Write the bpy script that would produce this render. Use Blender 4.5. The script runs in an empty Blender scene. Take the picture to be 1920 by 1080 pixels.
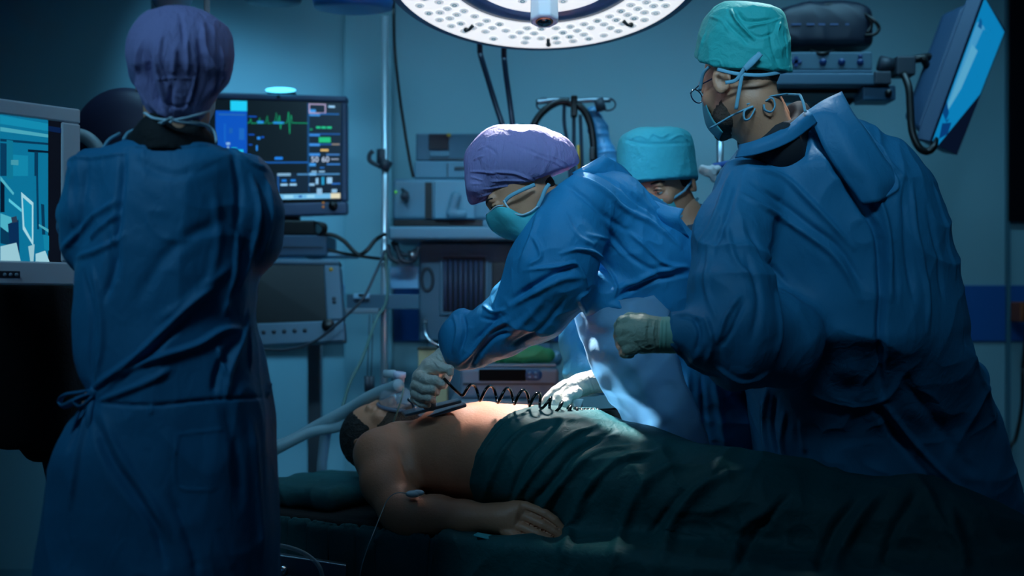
import bpy, math, random
import numpy as np
from mathutils import Vector, Matrix
from mathutils.bvhtree import BVHTree

# ------------------------------------------------------------------ camera, world, lights, exposure
SC = bpy.context.scene
COL = SC.collection
FPX, CX, HY, CAMZ = 2400.0, 960.0, 560.0, 1.10      # focal length in pixels, centre column, horizon row, camera height


def W(px, py, d):
    """point seen at pixel (px,py) standing d metres in front of the camera"""
    return Vector(((px - CX) / FPX * d, d, CAMZ - (py - HY) / FPX * d))


cam_d = bpy.data.cameras.new('camera')
cam = bpy.data.objects.new('camera', cam_d)
COL.objects.link(cam)
cam.location = (0, 0, CAMZ)
cam.rotation_euler = (math.radians(90), 0, 0)
cam_d.sensor_width = 36.0
cam_d.lens = FPX / 1920.0 * 36.0
cam_d.shift_y = (HY - 540.0) / 1920.0
cam_d.clip_start = 0.05
cam_d.dof.use_dof = True
cam_d.dof.focus_distance = 3.35
cam_d.dof.aperture_fstop = 1.6
SC.camera = cam
SC.view_settings.view_transform = 'Standard'
SC.view_settings.look = 'None'
SC.view_settings.exposure = 0.0
SC.view_settings.gamma = 1.0
SC.view_settings.use_curve_mapping = False

wd = bpy.data.worlds.new('world')
SC.world = wd
wd.use_nodes = True
bg = wd.node_tree.nodes['Background']
bg.inputs[0].default_value = (0.38, 0.5, 0.62, 1)
bg.inputs[1].default_value = 0.009


def area(name, loc, target, size, size_y, power, color, spread=None):
    l = bpy.data.lights.new(name, 'AREA')
    l.shape = 'RECTANGLE'
    l.size, l.size_y = size, size_y
    l.energy, l.color = power, color
    if spread:
        l.spread = math.radians(spread)
    o = bpy.data.objects.new(name, l)
    COL.objects.link(o)
    o.location = loc
    o.rotation_euler = (Vector(target) - Vector(loc)).to_track_quat('-Z', 'Y').to_euler()
    return o


def spot(name, loc, target, power, color, angle, blend, radius):
    l = bpy.data.lights.new(name, 'SPOT')
    l.energy, l.color = power, color
    l.spot_size, l.spot_blend = math.radians(angle), blend
    l.shadow_soft_size = radius
    o = bpy.data.objects.new(name, l)
    COL.objects.link(o)
    o.location = loc
    o.rotation_euler = (Vector(target) - Vector(loc)).to_track_quat('-Z', 'Y').to_euler()
    return o


# blue fill added from unseen ceiling panels, and the operating lamp's own beam
area('fill_panel_near', (0.1, 1.3, 2.93), (0.24, 3.4, 1.86), 1.6, 0.4, 9.0, (0.30, 0.66, 0.95), 45)
area('fill_panel_left', (-1.6, 1.5, 2.93), (-0.72, 2.8, 1.65), 0.5, 0.9, 3.1, (0.26, 0.64, 0.95), 56)
area('wall_fill_light', (-1.12, 4.86, 2.94), (-1.07, 5.2, 0.65), 0.75, 0.08, 5.5, (0.20, 0.62, 1.0), 34)  # added to brighten the lower left wall, its strip is unseen
area('fill_panel_back', (0.3, 3.95, 2.93), (0.3, 5.15, 0.7), 3.2, 0.35, 19.0, (0.27, 0.70, 1.0), 95)
LAMP_C = W(1020, -50, 3.7)
spot('operating_beam', LAMP_C + Vector((-.03, 0.38, -0.20)), W(1020, 775, 3.66), 300.0, (1.0, 0.95, 0.93), 32, 1.0, 0.10)
spot('operating_beam_heads', LAMP_C + Vector((-.06, 0.10, -0.08)), W(985, 262, 3.50), 300.0, (1.0, 0.97, 0.97), 28, 0.5, 0.05)
spot('operating_beam_side', LAMP_C + Vector((-.30, .28, -0.14)), W(1150, 660, 3.50), 520.0, (0.96, 0.97, 1.0), 18, 0.9, 0.04)
spot('cap_fill_beam', (1.0, 3.95, 2.90), (0.62, 3.32, 1.8), 120.0, (0.85, 0.96, 1.0), 28, 0.8, 0.05)  # added from an unseen fixture to brighten the man's cap

# ------------------------------------------------------------------ colours and materials


def lin(r, g, b):
    return tuple(((c / 255) / 12.92 if c / 255 <= 0.04045 else ((c / 255 + 0.055) / 1.055) ** 2.4) for c in (r, g, b))


MATS = {}


def mat(name, col, rough=0.6, metal=0.0, bump=0.0, bscale=60.0, stretch=(1, 1, 1), var=0.0, vscale=6.0, sheen=0.0,
        spec=0.5, trans=0.0, alpha=1.0, emit=None, estr=1.0, weave=0.0, wscale=300.0, sss=0.0, transl=0.0, crumple=0.0, cscale=7.0):
    if name in MATS:
        return MATS[name]
    m = bpy.data.materials.new(name)
    m.use_nodes = True
    nt = m.node_tree
    N, L = nt.nodes, nt.links
    b = N['Principled BSDF']
    c = lin(*col)
    b.inputs['Base Color'].default_value = (*c, 1)
    b.inputs['Roughness'].default_value = rough
    b.inputs['Metallic'].default_value = metal
    b.inputs['Specular IOR Level'].default_value = spec
    if sheen:
        b.inputs['Sheen Weight'].default_value = sheen
    if trans:
        b.inputs['Transmission Weight'].default_value = trans
        b.inputs['IOR'].default_value = 1.2
    if alpha < 1:
        b.inputs['Alpha'].default_value = alpha
    if sss:
        b.inputs['Subsurface Weight'].default_value = sss
        b.inputs['Subsurface Radius'].default_value = (0.02, 0.007, 0.004)
        b.inputs['Subsurface Scale'].default_value = 1.0
    if emit:
        b.inputs['Emission Color'].default_value = (*lin(*emit), 1)
        b.inputs['Emission Strength'].default_value = estr
    tc = None
    if bump or var or weave or crumple:
        tc = N.new('ShaderNodeTexCoord')
        mp = N.new('ShaderNodeMapping')
        mp.inputs['Scale'].default_value = stretch
        L.new(tc.outputs['Object'], mp.inputs['Vector'])
    if var:
        n = N.new('ShaderNodeTexNoise')
        n.inputs['Scale'].default_value = vscale
        n.inputs['Detail'].default_value = 5
        L.new(mp.outputs[0], n.inputs['Vector'])
        mx = N.new('ShaderNodeMix')
        mx.data_type = 'RGBA'
        mx.inputs['A'].default_value = (*[x * (1 - var) for x in c], 1)
        mx.inputs['B'].default_value = (*[min(1, x * (1 + var)) for x in c], 1)
        L.new(n.outputs['Fac'], mx.inputs['Factor'])
        L.new(mx.outputs['Result'], b.inputs['Base Color'])
    last = None
    if bump:
        n = N.new('ShaderNodeTexNoise')
        n.inputs['Scale'].default_value = bscale
        n.inputs['Detail'].default_value = 4
        n.inputs['Distortion'].default_value = 0.6
        L.new(mp.outputs[0], n.inputs['Vector'])
        bp = N.new('ShaderNodeBump')
        bp.inputs['Strength'].default_value = bump
        bp.inputs['Distance'].default_value = 0.01
        L.new(n.outputs['Fac'], bp.inputs['Height'])
        last = bp
    if crumple:
        n = N.new('ShaderNodeTexNoise')
        n.noise_type = 'RIDGED_MULTIFRACTAL'
        n.normalize = True
        n.inputs['Scale'].default_value = cscale
        n.inputs['Detail'].default_value = 3
        n.inputs['Roughness'].default_value = .45
        n.inputs['Distortion'].default_value = .5
        L.new(mp.outputs[0], n.inputs['Vector'])
        bp = N.new('ShaderNodeBump')
        bp.inputs['Strength'].default_value = crumple
        bp.inputs['Distance'].default_value = 0.03
        L.new(n.outputs['Fac'], bp.inputs['Height'])
        if last:
            L.new(last.outputs[0], bp.inputs['Normal'])
        last = bp
    if weave:
        wv = N.new('ShaderNodeTexWave')
        wv.inputs['Scale'].default_value = wscale / 6.28
        wv.inputs['Distortion'].default_value = 2.5
        wv.inputs['Detail Scale'].default_value = 2.0
        wv.bands_direction = 'X'
        L.new(tc.outputs['Object'], wv.inputs['Vector'])
        bp = N.new('ShaderNodeBump')
        bp.inputs['Strength'].default_value = weave
        bp.inputs['Distance'].default_value = 0.003
        L.new(wv.outputs['Fac'], bp.inputs['Height'])
        if last:
            L.new(last.outputs[0], bp.inputs['Normal'])
        last = bp
    if last:
        L.new(last.outputs[0], b.inputs['Normal'])
    if transl:
        t = N.new('ShaderNodeBsdfTranslucent')
        t.inputs['Color'].default_value = (*c, 1)
        ms = N.new('ShaderNodeMixShader')
        ms.inputs[0].default_value = transl
        L.new(b.outputs[0], ms.inputs[1])
        L.new(t.outputs[0], ms.inputs[2])
        L.new(ms.outputs[0], N['Material Output'].inputs['Surface'])
    MATS[name] = m
    return m


GOWN = mat('gown_blue', (40, 134, 182), 0.58, crumple=.38, cscale=6, bump=0.35, bscale=38, stretch=(1, 1, .55), var=.12, spec=.3)
GOWN_M = mat('gown_slate_blue', (38, 118, 158), 0.58, crumple=.3, cscale=5, bump=0.3, bscale=34, stretch=(1, 1, .55), var=.12, spec=.3)
GOWN_T = mat('gown_lit_front', (158, 200, 224), 0.6, crumple=.45, cscale=8, bump=.3, bscale=40, transl=.55)  # paler than the gown itself, lamp light put into the colour
CAP_LILAC = mat('cap_lilac', (146, 138, 186), 0.8, transl=.15, bump=.6, bscale=70, stretch=(1, 1, .35), weave=.25, wscale=900)
CAP_TEAL = mat('cap_teal', (44, 172, 168), 0.7, transl=.12, crumple=.25, cscale=9, bump=.35, bscale=60)
CAP_TURQ = mat('cap_turquoise', (60, 180, 195), 0.8, bump=.3, bscale=80, weave=.3, wscale=900)
MASK = mat('mask_turquoise', (110, 226, 232), 0.7, transl=.4, bump=.25, bscale=50)
MASKW = mat('mask_tie_white', (190, 215, 225), 0.8)
TIE = mat('tie_pale', (120, 175, 195), 0.8)
SKIN = mat('skin', (214, 146, 112), 0.5, bump=.15, bscale=130, var=.12, vscale=18, sss=.08)
SKIN_D = mat('skin_patient', (206, 138, 106), 0.5, bump=.12, bscale=120, var=.14, vscale=12, sss=.08)
GLOVE = mat('latex_glove', (222, 218, 205), 0.45, bump=.5, bscale=55, stretch=(1, 1, 1))
GLOVE_G = mat('latex_glove_greenish', (165, 180, 160), 0.5, bump=.45, bscale=55)
HAIR = mat('dark_hair', (22, 17, 15), 0.6, bump=.8, bscale=220)
BEARD = mat('short_beard', (88, 66, 54), 0.8, bump=.9, bscale=320, var=.4, vscale=150)
BLACK = mat('black_fabric', (12, 13, 17), 0.8, bump=.3, bscale=80)
EYEW = mat('eye_white', (225, 222, 215), 0.2)
EYED = mat('eye_dark', (18, 12, 10), 0.12)
DRAPE = mat('drape_teal_green', (14, 82, 84), 0.62, crumple=.25, cscale=4, bump=.3, bscale=50, var=.15, spec=.3)
SHEET = mat('sheet_dark_green', (24, 88, 92), 0.8, bump=.3, bscale=45, var=.2)
WHITEP = mat('device_grey_white', (165, 175, 180), 0.5)
GREYP = mat('device_grey', (105, 125, 138), 0.5)
DGREY = mat('device_dark_grey', (45, 55, 66), 0.5)
BLK = mat('black_plastic', (10, 11, 14), 0.35)
RUBBER = mat('black_rubber', (9, 10, 12), 0.4)
CHROME = mat('chrome', (200, 208, 214), 0.18, metal=1)
STEEL = mat('brushed_steel', (150, 160, 168), 0.35, metal=1)
PAPER = mat('paper_white', (200, 210, 215), 0.8)
BEIGE = mat('beige_card', (190, 170, 130), 0.8)
TUBEM = mat('clear_tube', (190, 215, 220), 0.25, alpha=.55)
CLEARM = mat('clear_plastic', (200, 215, 230), 0.1, alpha=.32, spec=.8)
BLUEP = mat('blue_plastic', (20, 70, 190), 0.5)
GREENP = mat('green_pack', (60, 150, 95), 0.6)
YEL = mat('yellow_plastic', (190, 140, 40), 0.5)

# ------------------------------------------------------------------ objects, parents, meshes
ORG = {}


def tag(o, label=None, cat=None, group=None, kind=None):
    if label:
        o['label'] = label
    if cat:
        o['category'] = cat
    if group:
        o['group'] = group
    if kind:
        o['kind'] = kind
    return o


def thing(name, loc, label, cat, group=None):
    o = bpy.data.objects.new(name, None)
    COL.objects.link(o)
    o.location = loc
    ORG[o.name] = Vector(loc)
    return tag(o, label, cat, group)


def link_mesh(name, V, F, m, parent=None, smooth=True, label=None, bevel=0.0, mats=None, fmat=None, subd=0):
    """V in world coordinates; F a list/array of faces"""
    off = ORG[parent.name] if parent is not None else Vector((0, 0, 0))
    V = np.asarray(V, dtype=np.float32)
    if parent is None and len(V):
        off = Vector([float(x) for x in (V.min(0) + V.max(0)) / 2])
        off.z = float(V[:, 2].min())
    V = V - np.array(off, dtype=np.float32)
    me = bpy.data.meshes.new(name)
    if isinstance(F, np.ndarray):
        n = len(F)
        k = F.shape[1]
        me.vertices.add(len(V))
        me.vertices.foreach_set('co', V.ravel())
        me.loops.add(n * k)
        me.loops.foreach_set('vertex_index', F.astype(np.int32).ravel())
        me.polygons.add(n)
        me.polygons.foreach_set('loop_start', np.arange(0, n * k, k, dtype=np.int32))
        me.update(calc_edges=True)
    else:
        me.from_pydata([tuple(map(float, v)) for v in V], [], [tuple(int(i) for i in f) for f in F])
        me.update()
    me.validate()
    for mm in (mats or [m]):
        me.materials.append(mm)
    if fmat is not None:
        me.polygons.foreach_set('material_index', np.asarray(fmat, dtype=np.int32))
    me.polygons.foreach_set('use_smooth', [bool(smooth)] * len(me.polygons))
    o = bpy.data.objects.new(name, me)
    COL.objects.link(o)
    if parent is not None:
        o.parent = parent
        ORG[o.name] = ORG[parent.name]
    else:
        o.location = off
        ORG[o.name] = off
    if bevel:
        b = o.modifiers.new('bevel', 'BEVEL')
        b.width = bevel
        b.segments = 3
        b.limit_method = 'ANGLE'
        b.harden_normals = False
        me.polygons.foreach_set('use_smooth', [True] * len(me.polygons))
        w = o.modifiers.new('wn', 'WEIGHTED_NORMAL')
        w.keep_sharp = True
    if subd:
        s = o.modifiers.new('sub', 'SUBSURF')
        s.levels = s.render_levels = subd
    if label:
        o['label'] = label
    return o


class MB:
    """collects hard-surface shapes in world space into one mesh"""

    def __init__(s):
        s.V, s.F, s.M, s.cur = [], [], [], 0

    def add(s, V, F):
        n = len(s.V)
        s.V += [Vector(v) for v in V]
        s.F += [tuple(i + n for i in f) for f in F]
        s.M += [s.cur] * len(F)
        return s

    def hexa(s, p):
        return s.add(p, [(0, 3, 2, 1), (4, 5, 6, 7), (0, 1, 5, 4), (1, 2, 6, 5), (2, 3, 7, 6), (3, 0, 4, 7)])

    def box(s, lo, hi):
        (a, b, c), (d, e, f) = lo, hi
        return s.hexa([(a, b, c), (d, b, c), (d, e, c), (a, e, c), (a, b, f), (d, b, f), (d, e, f), (a, e, f)])

    def pbox(s, x0, y0, x1, y1, d, t):
        """upright box whose front face fills the pixel rectangle at distance d, t metres deep"""
        a, b = W(x0, y1, d), W(x1, y0, d)
        return s.box((a.x, d, a.z), (b.x, d + t, b.z))

    def slab(s, quad, off):
        """quad (4 world points) thickened by the vector off"""
        q = [Vector(v) for v in quad]
        return s.hexa(q + [v + Vector(off) for v in q])

    def prism(s, poly, off):
        n = len(poly)
        p = [Vector(v) for v in poly]
        q = [v + Vector(off) for v in p]
        return s.add(p + q, [tuple(range(n))[::-1], tuple(range(n, 2 * n))] + [(i, (i + 1) % n, n + (i + 1) % n, n + i) for i in range(n)])

    def tube(s, pts, r, n=10, closed=False, flat=1.0, flatdir=None):
        pts = [Vector(p) for p in pts]
        m = len(pts)
        rs = r if isinstance(r, (list, tuple)) else [r] * m
        V, F = [], []
        up = None
        for i in range(m):
            a = pts[(i - 1) % m] if (closed or i > 0) else pts[i]
            b = pts[(i + 1) % m] if (closed or i < m - 1) else pts[i]
            t = (b - a).normalized()
            if up is None:
                up = Vector((0, 0, 1)) if abs(t.z) < .9 else Vector((1, 0, 0))
            if flatdir is not None:
                up = Vector(flatdir)
            x = t.cross(up)
            if x.length < 1e-5:
                x = t.orthogonal()
            x.normalize()
            y = x.cross(t).normalized()
            if flatdir is None:
                up = y
            for k in range(n):
                an = 2 * math.pi * k / n
                V.append(pts[i] + x * math.cos(an) * rs[i] + y * math.sin(an) * rs[i] * flat)
        for i in range(m if closed else m - 1):
            j = (i + 1) % m
            for k in range(n):
                F.append((i * n + k, i * n + (k + 1) % n, j * n + (k + 1) % n, j * n + k))
        if not closed:
            F.append(tuple(range(n))[::-1])
            F.append(tuple(range((m - 1) * n, m * n)))
        return s.add(V, F)

    def cyl(s, a, b, r, r2=None, n=24):
        return s.tube([a, b], [r, r if r2 is None else r2], n)

    def lathe(s, c, axis, prof, n=48, xdir=None):
        """prof: (radius, height along axis)"""
        ax = Vector(axis).normalized()
        x = (Vector(xdir) if xdir is not None else ax.orthogonal()).normalized()
        y = ax.cross(x)
        V, F = [], []
        m = len(prof)
        for (r, h) in prof:
            for k in range(n):
                an = 2 * math.pi * k / n
                V.append(Vector(c) + ax * h + (x * math.cos(an) + y * math.sin(an)) * r)
        for i in range(m - 1):
            for k in range(n):
                F.append((i * n + k, i * n + (k + 1) % n, (i + 1) * n + (k + 1) % n, (i + 1) * n + k))
        F.append(tuple(range(n))[::-1])
        F.append(tuple(range((m - 1) * n, m * n)))
        return s.add(V, F)

    def ball(s, c, r, n=16, sc=(1, 1, 1)):
        prof = []
        V, F = [], []
        for i in range(n + 1):
            th = math.pi * i / n
            for k in range(2 * n):
                an = math.pi * k / n
                V.append(Vector(c) + Vector((math.sin(th) * math.cos(an) * r * sc[0], math.sin(th) * math.sin(an) * r * sc[1], math.cos(th) * r * sc[2])))
        for i in range(n):
            for k in range(2 * n):
                F.append((i * 2 * n + k, (i + 1) * 2 * n + k, (i + 1) * 2 * n + (k + 1) % (2 * n), i * 2 * n + (k + 1) % (2 * n)))
        return s.add(V, F)

    def build(s, name, m, parent=None, bevel=0.0, smooth=False, label=None, mats=None):
        return link_mesh(name, [tuple(v) for v in s.V], s.F, m, parent, smooth, label, bevel, mats, s.M if mats else None)


def crom(P, n):
    """Catmull-Rom through points (rows of an array), n samples per span"""
    P = np.asarray([list(p) for p in P], dtype=float)
    Q = np.vstack([2 * P[0] - P[1], P, 2 * P[-1] - P[-2]])
    out = []
    for i in range(1, len(Q) - 2):
        p0, p1, p2, p3 = Q[i - 1], Q[i], Q[i + 1], Q[i + 2]
        for k in range(n):
            t = k / n
            out.append(.5 * ((2 * p1) + (-p0 + p2) * t + (2 * p0 - 5 * p1 + 4 * p2 - p3) * t * t + (-p0 + 3 * p1 - 3 * p2 + p3) * t ** 3))
    out.append(P[-1])
    return np.array(out)


def pline(pts, n=6):
    """pixel polyline (px,py,d) -> smooth world points"""
    return [W(*p) for p in crom(pts, n)]


def patch(name, grid, m, parent, thick=0.002, nu=6, nv=6, wr=0.0, seed=0, world=False, label=None):
    """cloth panel through a grid of control points (rows of (px,py,d))"""
    G = [[(Vector(p) if world else W(*p)) for p in row] for row in grid]
    rows = [crom(row, nu) for row in G]
    A = np.array(rows)
    cols = np.array([crom(A[:, j], nv) for j in range(A.shape[1])])   # j, i, 3
    V = cols.reshape(-1, 3)
    nj, ni = cols.shape[0], cols.shape[1]
    if wr:
        V = V + wr * (noise3(V * 28, seed) - .5)[:, None] * np.array([[.5, 1, .5]])
    idx = np.arange(nj * ni).reshape(nj, ni)
    F = np.stack([idx[:-1, :-1], idx[1:, :-1], idx[1:, 1:], idx[:-1, 1:]], -1).reshape(-1, 4)
    o = link_mesh(name, V, F, m, parent, True, label)
    sd = o.modifiers.new('thick', 'SOLIDIFY')
    sd.thickness = thick
    sd.offset = 0
    return o


# ------------------------------------------------------------------ noise and distance-field sculpting
def _h(ix, iy, iz, s):
    n = (ix * 73856093) ^ (iy * 19349663) ^ (iz * 83492791) ^ (s * 2654435761 & 0xffffffff)
    n = (n ^ (n >> 13)) * 1274126177 & 0xffffffff
    return ((n ^ (n >> 16)) & 0xffff).astype(np.float32) / 65535.0


def noise3(P, seed=0):
    P = np.asarray(P, dtype=np.float64) + 500.0
    I = np.floor(P).astype(np.int64)
    f = P - I
    f = f * f * (3 - 2 * f)
    r = 0
    for dx in (0, 1):
        for dy in (0, 1):
            for dz in (0, 1):
                w = (f[:, 0] if dx else 1 - f[:, 0]) * (f[:, 1] if dy else 1 - f[:, 1]) * (f[:, 2] if dz else 1 - f[:, 2])
                r = r + w * _h(I[:, 0] + dx, I[:, 1] + dy, I[:, 2] + dz, seed)
    return r


def smin(a, b, k):
    if k <= 0:
        return np.minimum(a, b)
    h = np.clip(.5 + .5 * (b - a) / k, 0, 1)
    return b * (1 - h) + a * h - k * h * (1 - h)


class SDF:
    def __init__(s):
        s.items = []
        s.lo = np.array([1e9] * 3)
        s.hi = -s.lo

    def _b(s, p, r):
        p = np.array(p, dtype=float)
        s.lo = np.minimum(s.lo, p - r)
        s.hi = np.maximum(s.hi, p + r)

    def add(s, fn, op='u', k=0.02):
        s.items.append((fn, op, k))
        return s

    def chain(s, pts, k=0.02, op='u', n=None, q=1.0, inner=None):
        """pts: (point, radius) world; q squashes the section along unit vector n"""
        pts = [(np.array(p, dtype=np.float64), float(r)) for p, r in pts]
        if len(pts) == 1:
            pts = pts * 2
        nn = None if n is None else np.array(Vector(n).normalized())
        for p, r in pts:
            if op == 'u':
                s._b(p, r * max(1, q))

        def fn(P):
            best = None
            for (a, ra), (b, rb) in zip(pts[:-1], pts[1:]):
                ab = b - a
                X = P - a
                if nn is not None:
                    X = X + (1 / q - 1) * (X @ nn)[:, None] * nn
                    ab = ab + (1 / q - 1) * (ab @ nn) * nn
                L2 = max(ab @ ab, 1e-12)
                h = np.clip(X @ ab / L2, 0, 1)
                d = np.sqrt(((X - h[:, None] * ab) ** 2).sum(1)) - (ra + (rb - ra) * h)
                best = d if best is None else np.minimum(best, d) if k <= 0 else smin(best, d, min(k, .5 * min(ra, rb)))
            return best * (min(1, q) if nn is not None else 1)
        return s.add(fn, op, k)

    def px(s, pts, k=0.02, op='u', q=1.0, n=(0, 1, 0)):
        """chain given as (px,py,d,radius in px)"""
        return s.chain([(W(a, b, d), r * d / FPX) for a, b, d, r in pts], k, op, n if q != 1 else None, q)

    def ell(s, c, r, axes=None, k=0.02, op='u'):
        c = np.array(c, dtype=float)
        r = np.array(r, dtype=float)
        A = np.eye(3) if axes is None else np.array([list(a) for a in axes])
        if op == 'u':
            s._b(c, r.max())

        def fn(P):
            X = ((P - c) @ A.T) / r
            l = np.sqrt((X ** 2).sum(1))
            g = np.sqrt(((X / r) ** 2).sum(1)) + 1e-9
            return l * (l - 1) / g
        return s.add(fn, op, k)

    def loft(s, rows, d, k=0.03, op='u', e=2.0):
        """rows: (py, xl, xr, half depth m, depth centre m) read at distance d; an upright body of elliptic sections"""
        rows = sorted(rows, key=lambda r: -r[0])
        if len(rows) > 4:
            rows = crom(rows, 6)
        z = np.array([W(0, r[0], r[4]).z for r in rows])
        xl = np.array([W(r[1], 0, r[4]).x for r in rows])
        xr = np.array([W(r[2], 0, r[4]).x for r in rows])
        hd = np.array([r[3] for r in rows])
        yc = np.array([r[4] for r in rows])
        s._b((xl.min(), (yc - hd).min(), z.min()), 0)
        s._b((xr.max(), (yc + hd).max(), z.max()), 0)

        def fn(P):
            a0 = np.interp(P[:, 2], z, xl)
            a1 = np.interp(P[:, 2], z, xr)
            b = np.interp(P[:, 2], z, hd)
            c = np.interp(P[:, 2], z, yc)
            a = np.maximum((a1 - a0) / 2, .01)
            X = np.abs(P[:, 0] - (a0 + a1) / 2) / a
            Y = np.abs(P[:, 1] - c) / b
            f = ((X ** e + Y ** e) ** (1 / e) - 1) * np.minimum(a, b)
            return np.maximum(f, np.maximum(P[:, 2] - z[-1], z[0] - P[:, 2]))
        return s.add(fn, op, k)

    def plane(s, p, n, k=0.004):
        """keep the side the normal points away from"""
        p = np.array(p, dtype=float)
        n = np.array(Vector(n).normalized())
        return s.add(lambda P: (P - p) @ n, 'i', k)

    def ev(s, P):
        d = None
        for fn, op, k in s.items:
            f = fn(P)
            if d is None:
                d = f
            elif op == 'u':
                d = smin(d, f, k)
            elif op == 's':
                d = -smin(-d, f, k)
            else:
                d = -smin(-d, -f, k)
        return d

    def mesh(s, h, pad=None, lo=None, hi=None):
        pad = pad or 3 * h
        lo = (s.lo if lo is None else np.array(lo)) - pad
        hi = (s.hi if hi is None else np.array(hi)) + pad
        n4 = np.ceil((hi - lo) / (4 * h)).astype(int) + 1
        ax = [lo[i] + 4 * h * (np.arange(n4[i]) + .375) for i in range(3)]
        G = np.stack(np.meshgrid(*ax, indexing='ij'), -1).reshape(-1, 3)
        Fc = s.ev(G).reshape(n4)
        F = np.repeat(np.repeat(np.repeat(Fc, 4, 0), 4, 1), 4, 2).astype(np.float32)
        ii = np.argwhere(np.abs(F) < 4 * h * 1.8 + .01)
        if len(ii):
            val = np.empty(len(ii), dtype=np.float32)
            for a in range(0, len(ii), 400000):
                val[a:a + 400000] = s.ev(lo + h * ii[a:a + 400000])
            F[ii[:, 0], ii[:, 1], ii[:, 2]] = val
        return nets(F, lo, h)


def nets(F, lo, h):
    ins = F < 0
    c = [ins[x:ins.shape[0] - 1 + x, y:ins.shape[1] - 1 + y, z:ins.shape[2] - 1 + z] for x in (0, 1) for y in (0, 1) for z in (0, 1)]
    sm = sum(a.astype(np.int8) for a in c)
    mask = (sm > 0) & (sm < 8)
    cells = np.argwhere(mask)
    idx = np.full(mask.shape, -1, dtype=np.int64)
    idx[mask] = np.arange(len(cells))
    acc = np.zeros((len(cells), 3))
    cnt = np.zeros(len(cells))
    off = np.array([(x, y, z) for x in (0, 1) for y in (0, 1) for z in (0, 1)])
    vals = [F[cells[:, 0] + o[0], cells[:, 1] + o[1], cells[:, 2] + o[2]] for o in off]
    for a in range(8):
        for b in range(a + 1, 8):
            if np.abs(off[a] - off[b]).sum() == 1:
                fa, fb = vals[a], vals[b]
                cr = (fa < 0) != (fb < 0)
                t = np.where(cr, fa / np.where(cr, fa - fb, 1), 0)
                p = off[a] + t[:, None] * (off[b] - off[a])
                acc[cr] += p[cr]
                cnt[cr] += 1
    V = lo + h * (cells + acc / np.maximum(cnt, 1)[:, None])
    quads = []
    for ax in range(3):
        u, v = [(1, 2), (2, 0), (0, 1)][ax]
        sl0 = [slice(None)] * 3
        sl1 = [slice(None)] * 3
        sl0[ax] = slice(0, -1)
        sl1[ax] = slice(1, None)
        A, B = ins[tuple(sl0)], ins[tuple(sl1)]
        e = np.argwhere(A != B)
        ok = (e[:, u] > 0) & (e[:, v] > 0) & (e[:, u] < F.shape[u] - 1) & (e[:, v] < F.shape[v] - 1)
        e = e[ok]
        fl = A[e[:, 0], e[:, 1], e[:, 2]]
        du = np.zeros(3, int)
        dv = np.zeros(3, int)
        du[u] = 1
        dv[v] = 1
        q = [e - du - dv, e - dv, e, e - du]
        q = [idx[w[:, 0], w[:, 1], w[:, 2]] for w in q]
        Q = np.stack(q, -1)
        Q[~fl] = Q[~fl][:, ::-1]
        quads.append(Q)
    Q = np.vstack(quads)
    Q = Q[(Q >= 0).all(1)]
    return V, Q


def vnormals(V, Q):
    a, b, c, d = (V[Q[:, i]] for i in range(4))
    n = np.cross(c - a, d - b)
    N = np.zeros_like(V)
    for i in range(4):
        for x in range(3):
            N[:, x] += np.bincount(Q[:, i], n[:, x], len(V))
    return N / (np.linalg.norm(N, axis=1)[:, None] + 1e-12)


def subdivide(V, Q):
    """one level of linear quad subdivision followed by light smoothing"""
    e = np.vstack([Q[:, [i, (i + 1) % 4]] for i in range(4)])
    es = np.sort(e, 1)
    key = es[:, 0].astype(np.int64) * len(V) + es[:, 1]
    u, inv = np.unique(key, return_inverse=True)
    ev = np.stack([u // len(V), u % len(V)], -1)
    EM = V[ev].mean(1)
    FM = V[Q].mean(1)
    n, m = len(V), len(Q)
    ei = inv.reshape(4, m) + n
    fi = np.arange(m) + n + len(EM)
    NV = np.vstack([V, EM, FM])
    NQ = np.vstack([np.stack([Q[:, i], ei[i], fi, ei[(i + 3) % 4]], -1) for i in range(4)])
    return relax(NV, NQ, 2, .5), NQ


def relax(V, Q, it=1, f=.5):
    for _ in range(it):
        S = np.zeros_like(V)
        C = np.zeros(len(V))
        for i in range(4):
            a, b = Q[:, i], Q[:, (i + 1) % 4]
            for x in range(3):
                S[:, x] += np.bincount(a, V[b, x], len(V)) + np.bincount(b, V[a, x], len(V))
            C += np.bincount(a, minlength=len(V)) + np.bincount(b, minlength=len(V))
        V = V * (1 - f) + f * S / np.maximum(C, 1)[:, None]
    return V


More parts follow.
